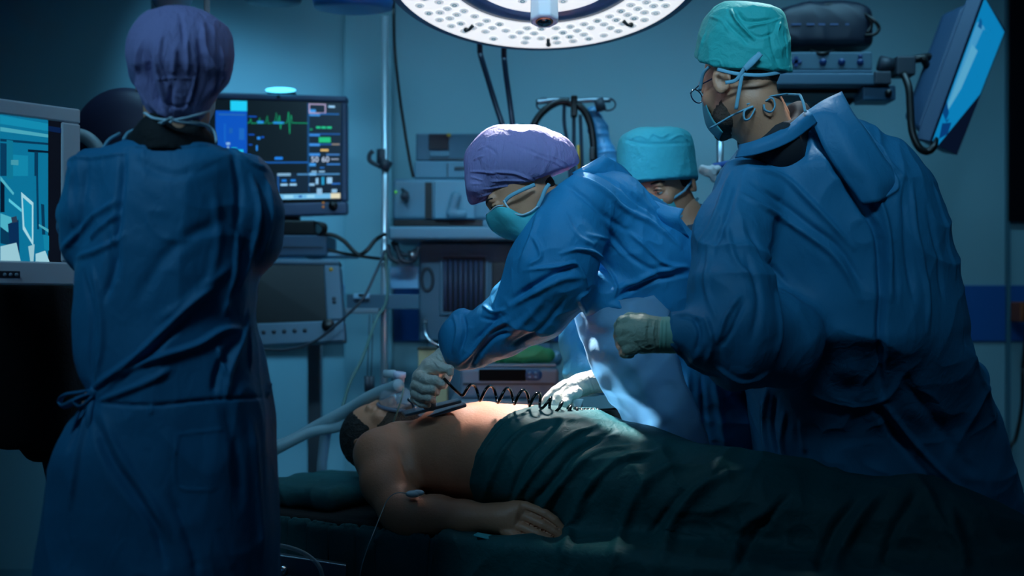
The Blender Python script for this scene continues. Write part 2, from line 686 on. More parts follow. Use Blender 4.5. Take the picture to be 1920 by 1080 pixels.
def folds(V, Q, strokes, wr=(), seed=1):
    """raise cloth folds: strokes = (pixel polyline, width px, height mm); each is laid on the surface and becomes a 3-D ridge
    (positive) or valley (negative). wr = (frequency xyz, height mm) crumple layers"""
    tree = BVHTree.FromPolygons(V.tolist(), Q.tolist())
    N = vnormals(V, Q)
    D = np.zeros(len(V))
    O = Vector((0, 0, CAMZ))
    for st in strokes:
        pl, wpx, amp = st[:3]
        pts = crom([(p[0], p[1], 0) for p in pl], max(3, int(24 / len(pl))))
        P3 = []
        for p in pts:
            dr = (W(p[0], p[1], 3.0) - O).normalized()
            hit = tree.ray_cast(O, dr)
            if hit[0] is not None:
                P3.append(list(hit[0]))
        if len(P3) < 2:
            continue
        P3 = np.array(P3)
        w = wpx * P3[:, 1].mean() / FPX
        lo, hi = P3.min(0) - 3 * w, P3.max(0) + 3 * w
        sel = np.where(((V > lo) & (V < hi)).all(1))[0]
        if not len(sel):
            continue
        X = V[sel]
        best = np.full(len(X), 1e9)
        tt = np.zeros(len(X))
        ns = len(P3) - 1
        for i in range(ns):
            a, b = P3[i], P3[i + 1]
            ab = b - a
            if np.linalg.norm(ab) > .15:
                continue
            h = np.clip((X - a) @ ab / max(ab @ ab, 1e-12), 0, 1)
            d = np.linalg.norm(X - a - h[:, None] * ab, axis=1)
            m = d < best
            best[m] = d[m]
            tt[m] = (i + h[m]) / ns
        u = best / w
        taper = np.clip(np.minimum(tt, 1 - tt) * 5 + .25, 0, 1)
        D[sel] += 1.25 * amp * .001 * taper * np.exp(-u * u) * (1 - .45 * u * u)
    for j, (fr, amp) in enumerate(wr):
        Pn = V * np.array(fr)
        warp = noise3(V * 4.5, seed + 31 + j)
        n = noise3(Pn + 2.2 * warp[:, None], seed + j)
        D += amp * .001 * ((1 - np.abs(2 * n - 1)) ** 2.2 - .35)
    return V + N * D[:, None]


def sculpt(name, sdf, h, m, parent, strokes=(), wr=(), sub=True, seed=1, label=None, lo=None, hi=None):
    V, Q = sdf.mesh(h, lo=lo, hi=hi)
    if sub:
        V, Q = subdivide(V, Q)
    if strokes or wr:
        V = folds(V, Q, strokes, wr, seed)
        V = relax(V, Q, 1, .25)
    return link_mesh(name, V, Q, m, parent, True, label)


def frame(fwd, up):
    f = Vector(fwd).normalized()
    u = Vector(up)
    u = (u - f * u.dot(f)).normalized()
    r = f.cross(u)
    return r, f, u                       # right, forward, up


def head_sdf(c, fwd, up, s=1.0, ears=True, neck=None, nr=.055, es=1.0):
    """a head with brow, nose, lips, cheeks, chin, ears and neck; returns the field and a local->world function"""
    r, f, u = frame(fwd, up)
    c = Vector(c)

    def T(x, y, z):
        return c + (r * x + f * y + u * z) * s
    S = SDF()
    A = (r, f, u)
    S.ell(T(0, -.018, .035), (.076 * s, .097 * s, .086 * s), A)
    S.ell(T(0, .028, -.03), (.058 * s, .062 * s, .088 * s), A, k=.03 * s)
    S.chain([(T(-.052, -.01, -.045), .016 * s), (T(-.03, .05, -.088), .016 * s), (T(0, .072, -.096), .019 * s), (T(.03, .05, -.088), .016 * s), (T(.052, -.01, -.045), .016 * s)], .03 * s)
    S.chain([(T(-.036, .078, .02), .012 * s), (T(0, .086, .02), .010 * s), (T(.036, .078, .02), .012 * s)], .012 * s)
    for sx in (-1, 1):
        S.ell(T(.042 * sx, .062, -.026), (.02 * s, .018 * s, .02 * s), A, k=.02 * s)
        S.ell(T(.032 * sx, .094, 0), (.015 * s, .015 * s, .010 * s), A, k=.01 * s, op='s')
        S.ell(T(.032 * sx, .0745, 0.001), (.0155 * s, .0135 * s, .0115 * s), A, k=.003 * s)
    S.chain([(T(0, .088, .008), .007 * s), (T(0, .108, -.03), .0105 * s)], .012 * s)
    for sx in (-1, 1):
        S.chain([(T(.011 * sx, .097, -.034), .007 * s)], .008 * s)
    S.chain([(T(-.02, .084, -.062), .006 * s), (T(0, .094, -.06), .008 * s), (T(.02, .084, -.062), .006 * s)], .006 * s)
    S.chain([(T(-.016, .084, -.072), .006 * s), (T(0, .091, -.073), .009 * s), (T(.016, .084, -.072), .006 * s)], .004 * s)
    if ears:
        for sx in (-1, 1):
            ez = (u * .96 - f * .22).normalized()
            eo = (r * sx * .86 - f * .5).normalized()
            ey = ez.cross(eo).normalized()
            e = T(.077 * sx, -.012, -.004)
            S.ell(e + eo * .014 * s * es, (.0080 * s, .021 * s * es, .034 * s * es), (eo, ey, ez), k=.008 * s)
            S.ell(e + eo * .021 * s * es + ey * .002 * s, (.006 * s, .012 * s * es, .022 * s * es), (eo, ey, ez), k=.004 * s, op='s')
            S.chain([(e + ez * -.026 * s + eo * .008 * s, .007 * s)], .006 * s)
    if neck is None:
        neck = T(0, -.05, -.2)
    S.chain([(T(0, -.025, -.06), nr * s), (Vector(neck), nr * 1.08 * s)], .03 * s)
    return S, T


def eyes(T, s, parent, fwdoff=0.0):
    for sx in (-1, 1):
        b = MB()
        b.ball(T(.032 * sx, .079, .0005), .0122 * s)
        b.build('eyeball', EYEW, parent, smooth=True)
        b = MB()
        b.ball(T(.032 * sx, .0848, -.001), .0072 * s)
        b.build('iris', EYED, parent, smooth=True, label='dark iris')
        S = SDF()
        a_, f_, u_ = [(T(*v) - T(0, 0, 0)).normalized() for v in ((1, 0, 0), (0, 1, 0), (0, 0, 1))]
        S.ell(T(.032 * sx, .0788, .0015), (.0142 * s, .0138 * s, .0132 * s))
        S.plane(T(.032 * sx, .09, -.0035), -u_ - f_ * .15, .001)
        sculpt('eyelid', S, .0022, SKIN, parent, sub=False)


def tube_part(name, pts, r, m, parent, n=8, flat=1.0, flatdir=None, label=None, ns=6):
    b = MB()
    P = pline(pts, ns)
    b.tube(P, r, n, flat=flat, flatdir=flatdir)
    return b.build(name, m, parent, smooth=True, label=label)


def quadmap(TL, TR, BR, BL):
    TL, TR, BR, BL = map(Vector, (TL, TR, BR, BL))
    n = (BL - TL).cross(TR - TL).normalized()

    def f(u, v, o=0.0):
        return TL * (1 - u) * (1 - v) + TR * u * (1 - v) + BR * u * v + BL * (1 - u) * v + n * o
    return f, n


def screen_art(name, f, items, parent, label=None):
    """one flat picture: items = (polygon in uv, srgb colour, brightness), later ones over earlier ones"""
    cols = {}
    mats = []
    b = MB()
    for i, (poly, c, e) in enumerate(items):
        key = (c, e)
        if key not in cols:
            cols[key] = len(mats)
            mats.append(mat('screen_%d_%d_%d_%d' % (*c, int(e * 100)), (4, 5, 6), .3, emit=c, estr=e))
        b.cur = cols[key]
        if len(poly) == 2:
            (a, c0), (d, e0) = poly
            poly = [(a, c0), (a, e0), (d, e0), (d, c0)]
        b.add([f(u, v, .0006 + i * .00006) for u, v in poly], [tuple(range(len(poly)))])
    return b.build(name, None, parent, mats=mats, label=label)


def R(a, b, c, d, col, e=1.0):
    return ([(a, b), (c, d)], col, e)

# ------------------------------------------------------------------ the room
YB = 5.2


def structure(name, b, m, bevel=0.0, **kw):
    return tag(b.build(name, m, bevel=bevel, **kw), kind='structure')


WALL = mat('wall_paint', (126, 166, 176), 0.55, var=.05, vscale=1.5)
BAND = mat('wall_band_blue', (16, 84, 150), 0.45)
FLOORM = mat('floor_vinyl', (40, 70, 80), 0.35, var=.2, vscale=2)
CEIL = mat('ceiling_paint', (150, 170, 180), 0.7)
structure('floor', MB().box((-2.6, -1.2, -.05), (2.9, YB + .1, 0)), FLOORM)
structure('ceiling', MB().box((-2.6, -1.2, 3.0), (2.9, YB + .1, 3.05)), CEIL)
structure('wall_back', MB().box((-2.6, YB, 0), (2.9, YB + .1, 3.0)), WALL)
structure('wall_left', MB().box((-2.7, -1.2, 0), (-2.6, YB + .1, 3.0)), WALL)
structure('wall_right', MB().box((2.9, -1.2, 0), (3.0, YB + .1, 3.0)), WALL)
zb0, zb1 = W(0, 640, YB).z, W(0, 535, YB).z
structure('trim_1', MB().box((-2.6, YB - .012, zb0), (W(1884, 0, YB).x, YB, zb1)), BAND, .003)
structure('trim_4', MB().box((W(1891, 0, YB).x, YB - .012, zb0), (2.9, YB, zb1)), BAND, .003)
structure('trim_2', MB().box((W(648, 0, YB).x, YB - .05, 0), (W(738, 0, YB).x, YB - .013, 3.0)), mat('pilaster', (116, 158, 168), .5), .004)
structure('trim_3', MB().box((W(1884, 0, YB).x, YB - .022, 0), (W(1891, 0, YB).x, YB, 3.0)), mat('joint_strip', (70, 110, 125), .4))
structure('window_1', MB().box((W(1886, 0, YB).x, YB - .03, W(0, 416, YB).z), (2.9, YB - .002, 2.75)), mat('dark_glass', (6, 7, 14), .25), .004)
for i, (x, y) in enumerate(((-.35, 1.3), (-1.6, 1.5), (.3, 3.95))):  # unseen fixtures added to carry the blue fill lights
    sx, sy = ((1.0, .28), (.28, .48), (1.65, .2))[i]
    t = thing('fill_panel_light', (x, y, 2.94), ('wide blue fill panel added in the unseen ceiling nearest the camera', 'blue fill panel added in the unseen ceiling along the left wall', 'long narrow blue fill panel added across the middle of the unseen ceiling')[i], 'ceiling light')
    MB().box((x - sx, y - sy, 2.96), (x + sx, y + sy, 3.0)).build('housing', WHITEP, t, .004)
    MB().box((x - sx + .03, y - sy + .03, 2.95), (x + sx - .03, y + sy - .03, 2.965)).build('diffuser', mat('fill_panel_glow', (60, 120, 170), .5, emit=(60, 150, 230), estr=.5), t)
t = thing('wall_fill_strip', (-1.12, 4.86, 2.95), 'short fill strip added in the unseen ceiling close to the back wall, left side', 'ceiling light')
MB().box((-1.52, 4.81, 2.96), (-.72, 4.91, 3.0)).build('housing', WHITEP, t, .004)  # unseen strip added for the glow on the lower wall
MB().box((-1.50, 4.825, 2.952), (-.74, 4.895, 2.965)).build('diffuser', MATS['fill_panel_glow'], t)
t = thing('fill_downlight', (1.0, 3.95, 2.93), 'small round fill downlight added in the unseen ceiling above the capped man', 'ceiling light')
MB().lathe((1.0, 3.95, 2.935), (0, 0, 1), [(.09, 0), (.1, .01), (.1, .065)], 32).build('housing', WHITEP, t, smooth=True)  # unseen fixture added for the light on the man's cap
MB().lathe((1.0, 3.95, 2.928), (0, 0, 1), [(.075, 0), (.08, .012)], 32).build('lens', mat('fill_downlight_glow', (200, 230, 240), .4, emit=(200, 235, 245), estr=2), t, smooth=True)

# ------------------------------------------------------------------ operating lamp
tilt = math.radians(16.7)
LN = Vector((0, -math.sin(tilt), -math.cos(tilt)))           # the way the lamp shines
RL = 313 / FPX * 3.7
t = thing('operating_lamp', LAMP_C - LN * .12, 'big round lit operating lamp with a ring of bright cells above the patient', 'operating lamp')
XD = (1, 0, 0)
MB().lathe(LAMP_C, -LN, [(RL * .935, .0), (RL * .985, .002), (RL, .012), (RL, .03), (RL * .97, .05), (RL * .8, .085), (RL * .4, .11), (.08, .115)], 96, XD).build('housing', mat('lamp_shell_blue_grey', (72, 104, 140), .35), t, smooth=True)
GLOW = mat('lamp_glow', (240, 242, 244), .4, emit=(236, 240, 243), estr=.95)
MB().lathe(LAMP_C, LN, [(RL * .60, -.01), (RL * .60, .004), (RL * .93, .004), (RL * .935, -.01)], 96, XD).build('light_ring', GLOW, t, smooth=False)
MB().lathe(LAMP_C, LN, [(RL * .45, -.004), (RL * .47, .012), (RL * .52, .013), (RL * .585, .006), (RL * .6, -.004)], 96, XD).build('inner_collar', mat('lamp_collar_blue', (70, 105, 140), .3), t, smooth=True)
MB().lathe(LAMP_C, LN, [(.05, .003), (RL * .46, .003), (RL * .47, -.01)], 96, XD).build('centre_glow', GLOW, t)
LY = LN.cross(Vector(XD)).normalized()


def LP(a, rr, o=0.0):
    return LAMP_C + (Vector(XD) * math.cos(a) + LY * math.sin(a)) * rr * RL + LN * o


ringm = mat('cell_ring', (80, 125, 140), .3, emit=(90, 130, 145), estr=.6)
softm = mat('cell_dish', (215, 222, 226), .3, emit=(205, 215, 222), estr=.72)
random.seed(4)
cells = [LP(2 * math.pi * (k + .5 * (j % 2)) / nn, rr, .0045) for j, (rr, nn) in enumerate(((.655, 44), (.72, 48), (.785, 52), (.85, 50))) for k in range(nn) if random.random() > .12]
cells += [LP(2 * math.pi * k / 16, .33, .0045) for k in range(16)]


def cell(b, c, th):
    b.cur = 0
    b.lathe(c, LN, [(.0150, 0), (.0145, .0015), (.008, .002)], 14)
    b.cur = 1
    b.tube([c + LN * .0032 + (Vector(XD) * math.cos(x) + LY * math.sin(x)) * .006 for x in [2 * math.pi * i / 10 for i in range(10)]], th, 5, closed=True)
    return b


cells.sort(key=lambda c: -(HY - (c.z - CAMZ) / c.y * FPX))       # lowest in the picture first
for c in cells[:98]:
    cell(MB(), c, random.choice((.0010, .0012, .0019))).build('lens_cell', None, t, smooth=True, mats=[softm, ringm])
b = MB()
for c in cells[98:]:
    cell(b, c, .0011)
tag(b.build('lens_cells', None, t, smooth=True, mats=[softm, ringm]), kind='stuff')
for (px_, py_) in ((880, 47), (1028, 74), (1176, 38)):
    O = Vector((0, 0, CAMZ))
    dr = (W(px_, py_, 3.) - O)
    k = (LAMP_C - O).dot(LN) / dr.dot(LN)
    c = O + dr * k
    rad = (c - LAMP_C).normalized()
    tg = rad.cross(LN)
    b = MB()
    b.tube([c - rad * .018 + LN * .01, c + LN * .016, c + rad * .02 + LN * .008], [.006, .005, .007], 8)
    b.ball(c + rad * .018 + LN * .008, .0085, 8)
    b.build('clip', mat('clip_dark_teal', (10, 50, 58), .35), t, smooth=True)
# the camera handle in the lamp's middle
hd = LN.copy()
r_, f_, u_ = frame(hd, (0, -1, 0))
tip = LAMP_C + LN * .155
HND = mat('handle_pale_grey', (236, 238, 244), .45)
b = MB()
nn = 8
prof = [(.000, 0), (.0385, 0), (.0405, .008), (.0385, .2)]
b.lathe(tip, -hd, [(.027, -.001), (.039, -.002), (.043, .006), (.0425, .03), (.0405, .16)], 8, r_ * math.cos(.39) + u_ * math.sin(.39))
b.build('handle', HND, t, .004)
b = MB()
b.lathe(tip, hd, [(.026, 0), (.0245, .0035), (.020, .0038)], 32)
b.build('handle_rim', mat('copper_rim', (170, 110, 70), .3, metal=.6), t, smooth=True, label='copper coloured rim')
b = MB()
b.lathe(tip, hd, [(.0215, .002), (.020, .0045)], 32)
b.build('handle_lens', mat('lens_dark', (10, 26, 36), .1), t, smooth=True, label='dark round lens')
b = MB()
b.tube([LAMP_C - LN * .1, LAMP_C - LN * .22, LAMP_C + Vector((0.0, .15, .30)), LAMP_C + Vector((.1, .3, .55)), Vector((LAMP_C.x + .1, LAMP_C.y + .3, 3.0))], .03, 16)
b.build('suspension_arm', WHITEP, t, smooth=True)

# other lamp heads just reaching into the top of the frame
t = thing('lamp_head', W(322, -60, 4.2), 'pale rounded lamp head at the top edge above the lilac capped person', 'lamp')
b = MB()
b.lathe(W(322, 18, 4.2), (0, 0, 1), [(.012, -.012), (.05, .004), (.068, .035), (.07, .10), (.04, .13)], 32)
b.build('shade', mat('lamp_pale', (150, 185, 200), .5), t, smooth=True)
MB().cyl(W(322, -40, 4.2), (W(322, 0, 4.2).x, 4.2, 3.0), .025).build('stem', WHITEP, t, smooth=True)
t = thing('lamp_head', W(662, -60, 4.3), 'wide blue lamp head at the top edge left of the lit operating lamp', 'lamp')
b = MB()
b.lathe(W(662, 19, 4.3), (0, -.05, 1), [(.10, 0), (.13, .006), (.135, .03), (.1, .08), (.03, .1)], 40)
b.build('shade', mat('lamp_blue', (40, 110, 175), .4), t, smooth=True)
MB().cyl(W(662, -30, 4.3), (W(662, 0, 4.3).x, 4.3, 3.0), .025).build('stem', WHITEP, t, smooth=True)
t = thing('lamp_head', W(512, -60, 4.4), 'dark lamp head at the top edge between the pale and the blue one', 'lamp')
b = MB()
b.lathe(W(512, 8, 4.4), (0, 0, 1), [(.06, 0), (.095, .01), (.1, .03), (.08, .08), (.03, .1)], 40)
b.build('shade', mat('lamp_navy', (25, 50, 80), .4), t, smooth=True)
MB().cyl(W(512, -30, 4.4), (W(512, 0, 4.4).x, 4.4, 3.0), .025).build('stem', DGREY, t, smooth=True)
b = MB()
b.cyl(W(388, 60, 4.0), (W(388, 0, 4.0).x, 4.0, 3.0), .0095)
b.cyl(W(388, 64, 4.0), W(388, 50, 4.0), .012)
tag(b.build('ceiling_rod', mat('white_enamel', (235, 242, 246), .3), smooth=True), 'thin shiny rod hanging from the ceiling behind the lilac cap', 'rod')

# ------------------------------------------------------------------ left surgical monitor
Rr, Ll = W(152, 560, 3.2), Vector((-1.42, 2.75, 1.1))
zt, zb = 1.574, 1.133
f, n = quadmap((Ll.x, Ll.y, zt), (Rr.x, Rr.y, zt), (Rr.x, Rr.y, zb), (Ll.x, Ll.y, zb))
t = thing('surgical_monitor', (Rr.x - .15, 3.05, 1.1), 'white framed monitor showing a cyan operating room picture, at the left edge', 'monitor')
b = MB()
# frame with an opening: four bars around the screen
u0, u1, v0, v1 = .07, .905, .085, .870
for (a, c, d, e) in ((0, 0, 1, v0), (0, v1, 1, 1), (0, v0, u0, v1), (u1, v0, 1, v1)):
    b.slab([f(a, c), f(a, e), f(d, e), f(d, c)], -n * .05)
b.build('frame', mat('monitor_frame_white', (238, 240, 244), .5), t, .006)
MB().slab([f(.01, .01, -.02), f(.01, .99, -.02), f(.99, .99, -.02), f(.99, .01, -.02)], -n * .06).build('back_shell', GREYP, t, .01)
MB().slab([f(u0 - .01, v0 - .01, -.006), f(u0 - .01, v1 + .01, -.006), f(u1 + .01, v1 + .01, -.006), f(u1 + .01, v0 - .01, -.006)], -n * .012).build('screen', BLK, t)
g = lambda u, v, o=0: f(u0 + (u1 - u0) * u, v0 + (v1 - v0) * v, o - .006)
# picture coordinates: x px 0..90 of the photo covers u ~ .52 .. .80


def pu(x):                        # photo column -> u on the screen
    w0 = 2.0
    lo, hi = 0.0, 1.0
    for _ in range(30):
        m = (lo + hi) / 2
        p = g(m, .5)
        if p.x / p.y * FPX + CX < x:
            lo = m
        else:
            hi = m
    return m


def pv(x, y):
    lo, hi = 0.0, 1.0
    uu = pu(x)
    for _ in range(30):
        m = (lo + hi) / 2
        p = g(uu, m)
        if HY - (p.z - CAMZ) / p.y * FPX < y:
            lo = m
        else:
            hi = m
    return (uu, m)


def Pq(*xy):
    return [pv(xy[i], xy[i + 1]) for i in range(0, len(xy), 2)]


C1, C2, C3, C4, C5, C6 = (10, 118, 158), (20, 150, 190), (90, 205, 230), (6, 60, 95), (4, 24, 48), (170, 225, 240)
art = [R(0, 0, pu(90), 1, C1, .9), R(pu(90), 0, 1, 1, (10, 14, 26), .8)]
art += [(Pq(0, 216, 90, 232, 90, 246, 0, 232), C2, .8), (Pq(0, 238, 90, 252, 90, 258, 0, 246), C3, .6), (Pq(0, 260, 90, 268, 90, 272, 0, 265), C4, .8),
        (Pq(0, 268, 12, 269, 12, 330, 0, 330), C4, .9), (Pq(12, 262, 24, 264, 24, 335, 12, 335), C2, .55), (Pq(52, 280, 90, 283, 90, 287, 52, 285), C5, .9),
        (Pq(64, 284, 71, 285, 71, 330, 64, 330), C4, .8), (Pq(67, 330, 71, 330, 73, 430, 69, 430), C4, .9), (Pq(0, 340, 8, 342, 8, 398, 0, 398), C5, .9),
        (Pq(24, 290, 52, 292, 52, 330, 24, 330), C2, .75), (Pq(20, 300, 34, 300, 34, 310, 20, 309), C3, .5), (Pq(0, 330, 26, 362, 24, 366, 0, 338), C3, .7),
        (Pq(16, 372, 40, 392, 40, 398, 16, 378), C3, .9), (Pq(39, 360, 62, 380, 62, 462, 42, 430), C6, .85), (Pq(42, 370, 59, 385, 59, 450, 45, 424), C2, .9),
        (Pq(0, 400, 22, 408, 26, 430, 0, 440), C3, .7), (Pq(0, 425, 26, 445, 26, 462, 0, 456), C4, .8), (Pq(14, 420, 34, 412, 36, 492, 20, 492), (8, 48, 92), .8),
        (Pq(20, 408, 30, 405, 32, 416, 22, 418), (60, 80, 110), .5), (Pq(0, 462, 30, 455, 38, 494, 0, 494), C6, .75), (Pq(52, 462, 64, 458, 62, 492, 56, 492), C6, .7),
        (Pq(66, 476, 84, 470, 92, 494, 66, 494), C6, .8), (Pq(76, 382, 82, 384, 84, 440, 78, 440), C4, .8), (Pq(72, 420, 90, 430, 90, 436, 72, 424), C3, .6),
        (Pq(80, 440, 91, 442, 91, 470, 82, 468), C2, .7), (Pq(90, 236, 132, 240, 132, 250, 90, 246), (10, 40, 90), .6)]
screen_art('screen_picture', g, art, t)
b = MB()
q = [pv(x, y) for x, y in ()]
def fx(x, y):
    lo, hi = 0., 1.
    for _ in range(30):
        m = (lo + hi) / 2
        p = f(m, .5)
        if p.x / p.y * FPX + CX < x: lo = m
        else: hi = m
    u = m
    lo, hi = 0., 1.
    for _ in range(30):
        m = (lo + hi) / 2
        p = f(u, m)
        if HY - (p.z - CAMZ) / p.y * FPX < y: lo = m
        else: hi = m
    return u, m
a0, a1 = fx(-25, 507), fx(38, 522)
b.slab([f(a0[0], a0[1], .001), f(a0[0], a1[1], .001), f(a1[0], a1[1], .001), f(a1[0], a0[1], .001)], -n * .004)
b.build('badge', mat('badge_dark', (40, 50, 62), .4), t, .002, label='small dark button panel')
for x in (8, 19, 30):
    c = f(*fx(x, 515), .002)
    MB().ball(c, .0045, 8).build('button', mat('button_pale', (150, 160, 170), .4), t, smooth=True)
b = MB()
b.cyl(f(.5, .5, -.07), f(.5, .5, -.22), .04)
b.tube([f(.5, .5, -.2), f(.5, -.4, -.25), (f(.5, .5, -.3).x, f(.5, .5, -.3).y, 3.0)], .028, 14)
b.build('ceiling_arm', WHITEP, t, smooth=True)

# black covered trolley under the monitor
t = thing('equipment_trolley', W(75, 1000, 3.35), 'black covered equipment trolley hanging down below the white monitor', 'trolley')
S = SDF()
S.loft([(535, -60, 158, .16, 3.6), (600, -20, 165, .16, 3.6), (700, 6, 172, .16, 3.6), (800, 14, 176, .15, 3.6), (832, 18, 176, .14, 3.6)], 3.6, e=5)
S.loft([(825, 54, 176, .12, 3.6), (845, 60, 170, .11, 3.6), (858, 76, 160, .1, 3.6)], 3.6, e=4, k=.01)
sculpt('cover', S, .012, BLACK, t, wr=(((9, 9, 2.5), 14),), sub=False)
b = MB()
b.tube([W(86, 830, 3.6), W(106, 915, 3.6), W(112, 1000, 3.6), W(112, 1280, 3.6)], .022, 10)
b.build('leg', DGREY, t, smooth=True)
b = MB()
b.box((W(60, 0, 3.6).x - .1, 3.4, .0), (W(140, 0, 3.6).x + .15, 3.8, .07))
b.build('base', DGREY, t, .02)

# dark lamp head behind the person and its white tube
t = thing('lamp_head', W(235, 320, 4.1), 'large dark purplish domed lamp head turned off, behind the lilac capped person', 'lamp')
S = SDF()
S.px([(235, 262, 4.1, 98), (290, 300, 4.1, 88)], k=.05, q=.5)
S.plane(W(230, 350, 4.1), (0, 0, -1))
S.plane(W(142, 300, 4.1), (-1, 0, -.1), .03)
sculpt('dome', S, .012, mat('dark_purple_shell', (48, 44, 72), .5), t)
b = MB()
b.tube(pline([(135, 250, 3.95), (162, 258, 3.95), (182, 278, 3.95), (190, 305, 3.95), (192, 345, 3.95)]), .021, 14)
b.build('side_handle', mat('white_tube', (165, 180, 185), .4), t, smooth=True)
b = MB()
b.tube([W(290, 300, 4.2), W(300, 250, 4.4), (W(300, 0, 4.4).x, 4.4, 3.0)], .03, 12)
b.build('arm', DGREY, t, smooth=True)

# ------------------------------------------------------------------ vital signs monitor with its devices
D = 4.55
t = thing('vital_signs_monitor', W(525, 415, D + .1), 'lit patient monitor with green heart trace and blue read-outs, lamp glowing on top', 'monitor')
TL, TR, BR, BL = W(380, 172, D), W(651, 180, D + .02), W(651, 402, D + .02), W(380, 410, D)
f, n = quadmap(TL, TR, BR, BL)
b = MB()
sx0, sx1, sy0, sy1 = .05, .955, .055, .89
for (a, c, d, e) in ((0, 0, 1, sy0), (0, sy1, 1, 1), (0, sy0, sx0, sy1), (sx1, sy0, 1, sy1)):
    b.slab([f(a, c), f(a, e), f(d, e), f(d, c)], -n * .06)
b.build('frame', mat('monitor_frame_slate', (62, 82, 112), .45), t, .008)
MB().slab([f(.02, .02, -.03), f(.02, .98, -.03), f(.98, .98, -.03), f(.98, .02, -.03)], -n * .10).build('back_shell', DGREY, t, .02)
MB().slab([f(sx0 - .01, sy0 - .01, -.006), f(sx0 - .01, sy1 + .01, -.006), f(sx1 + .01, sy1 + .01, -.006), f(sx1 + .01, sy0 - .01, -.006)], -n * .01).build('screen', BLK, t)


def vs(x0, y0, x1, y1, col, e=1.0):
    fu = lambda x: (x - 380) / 271
    fv = lambda y: (y - 174) / 233
    return R(fu(x0), fv(y0), fu(x1), fv(y1), col, e)


BL1, CY, WH, GR, DKB, DKT = (8, 86, 200), (30, 205, 245), (150, 205, 245), (20, 165, 120), (14, 32, 52), (8, 20, 28)
art = [vs(394, 188, 638, 378, DKT, 1), vs(404, 208, 463, 310, BL1, .9), vs(432, 189, 463, 208, CY, 1), vs(404, 290, 463, 330, (10, 110, 200), .9),
       vs(410, 214, 460, 216, (60, 150, 235), .5), vs(420, 232, 423, 268, (20, 110, 220), .8), vs(448, 240, 458, 262, (30, 120, 225), .7),
       vs(424, 267, 431, 271, WH, .9), vs(426, 274, 429, 286, WH, .9), vs(434, 276, 444, 279, CY, .7), vs(446, 280, 456, 287, CY, 1), vs(432, 282, 440, 286, CY, .7), vs(430, 240, 436, 250, (30, 120, 225), .6),
       vs(580, 190, 640, 378, DKB, .8), vs(576, 190, 580, 362, (16, 70, 120), .9),
       vs(465, 303, 578, 306, (20, 90, 170), 1), vs(516, 324, 578, 362, DKB, 1), vs(520, 325, 545, 330, WH, .7), vs(520, 330, 523, 362, (20, 80, 150), 1), vs(557, 326, 637, 329, (80, 150, 210), .8),
       vs(528, 337, 537, 341, (30, 130, 230), 1), vs(545, 337, 554, 341, (30, 130, 230), 1), vs(526, 345, 539, 349, WH, 1), vs(543, 345, 556, 349, WH, 1),
       vs(508, 365, 638, 375, (110, 185, 230), 1), vs(620, 365, 638, 375, (225, 220, 190), 1), vs(560, 368, 566, 372, (30, 90, 170), 1), vs(532, 367, 550, 373, (150, 215, 245), 1), vs(575, 367, 590, 373, (150, 215, 245), 1),
       vs(466, 217, 481, 219, BL1, 1), vs(482, 226, 494, 231, (40, 140, 240), 1), vs(512, 227, 532, 231, (40, 140, 240), 1), vs(466, 251, 477, 253, BL1, 1), vs(482, 256, 488, 261, (40, 140, 240), 1), vs(490, 255, 495, 258, BL1, 1),
       vs(466, 270, 473, 272, BL1, 1), vs(480, 272, 483, 282, (40, 140, 240), 1), vs(466, 289, 471, 291, BL1, 1), vs(515, 294, 530, 299, (30, 130, 235), 1)]
# number column
for (x0, y0, x1, y1) in ((579, 191, 611, 193), (579, 208, 611, 210), (579, 191, 581, 210), (609, 191, 611, 210)):
    art.append(vs(x0, y0, x1, y1, (190, 175, 215), .9))
art += [vs(581, 202, 592, 208, (60, 150, 230), 1), vs(616, 194, 628, 198, WH, 1), vs(580, 211, 600, 215, (60, 140, 220), 1), vs(600, 209, 636, 212, (20, 90, 160), 1),
        vs(580, 249, 600, 254, (50, 130, 215), 1), vs(600, 248, 638, 251, (20, 80, 150), 1), vs(580, 268, 600, 273, (60, 140, 225), 1), vs(600, 268, 638, 271, (20, 80, 150), 1), vs(622, 268, 637, 271, (150, 140, 130), .8),
        vs(580, 287, 600, 292, (60, 140, 225), 1), vs(612, 288, 637, 291, (60, 120, 190), 1), vs(601, 279, 616, 283, (220, 185, 110), 1), vs(580, 306, 592, 312, (60, 150, 230), 1), vs(613, 307, 638, 310, (50, 120, 200), 1),
        vs(584, 321, 594, 324, WH, .8), vs(598, 321, 609, 324, WH, .8), vs(600, 314, 608, 316, (40, 120, 210), 1), vs(580, 325, 593, 330, (110, 180, 235), 1),
        vs(592, 335, 597, 347, WH, .9), vs(603, 333, 608, 348, (30, 150, 200), 1), vs(613, 334, 623, 346, WH, .95), vs(580, 345, 590, 350, WH, .8), vs(594, 355, 604, 368, WH, .8), vs(622, 357, 632, 364, WH, .8), vs(622, 345, 638, 348, (40, 110, 200), .9),
        vs(593, 235, 601, 239, (30, 200, 140), 1), vs(603, 235, 611, 239, (30, 200, 140), 1), vs(613, 235, 622, 239, (30, 200, 140), 1), vs(598, 256, 620, 266, (30, 190, 125), 1), vs(581, 239, 586, 243, (20, 130, 90), 1)]
screen_art('screen_picture', f, art, t)
b = MB()
pts = [(464, 231), (468, 229), (470, 222), (472, 231), (484, 230), (487, 220), (489, 231), (498, 230), (501, 216), (503, 231), (515, 229), (518, 210), (521, 231), (524, 215), (526, 241), (528, 230), (538, 229), (541, 208), (543, 250), (546, 214), (548, 229), (577, 229)]
b.tube([f((x - 380) / 271, (y - 174) / 233, .004) for x, y in pts], .0013, 5)
b.build('heart_trace', mat('trace_green', (4, 30, 20), .5, emit=(20, 175, 120), estr=.9), t)
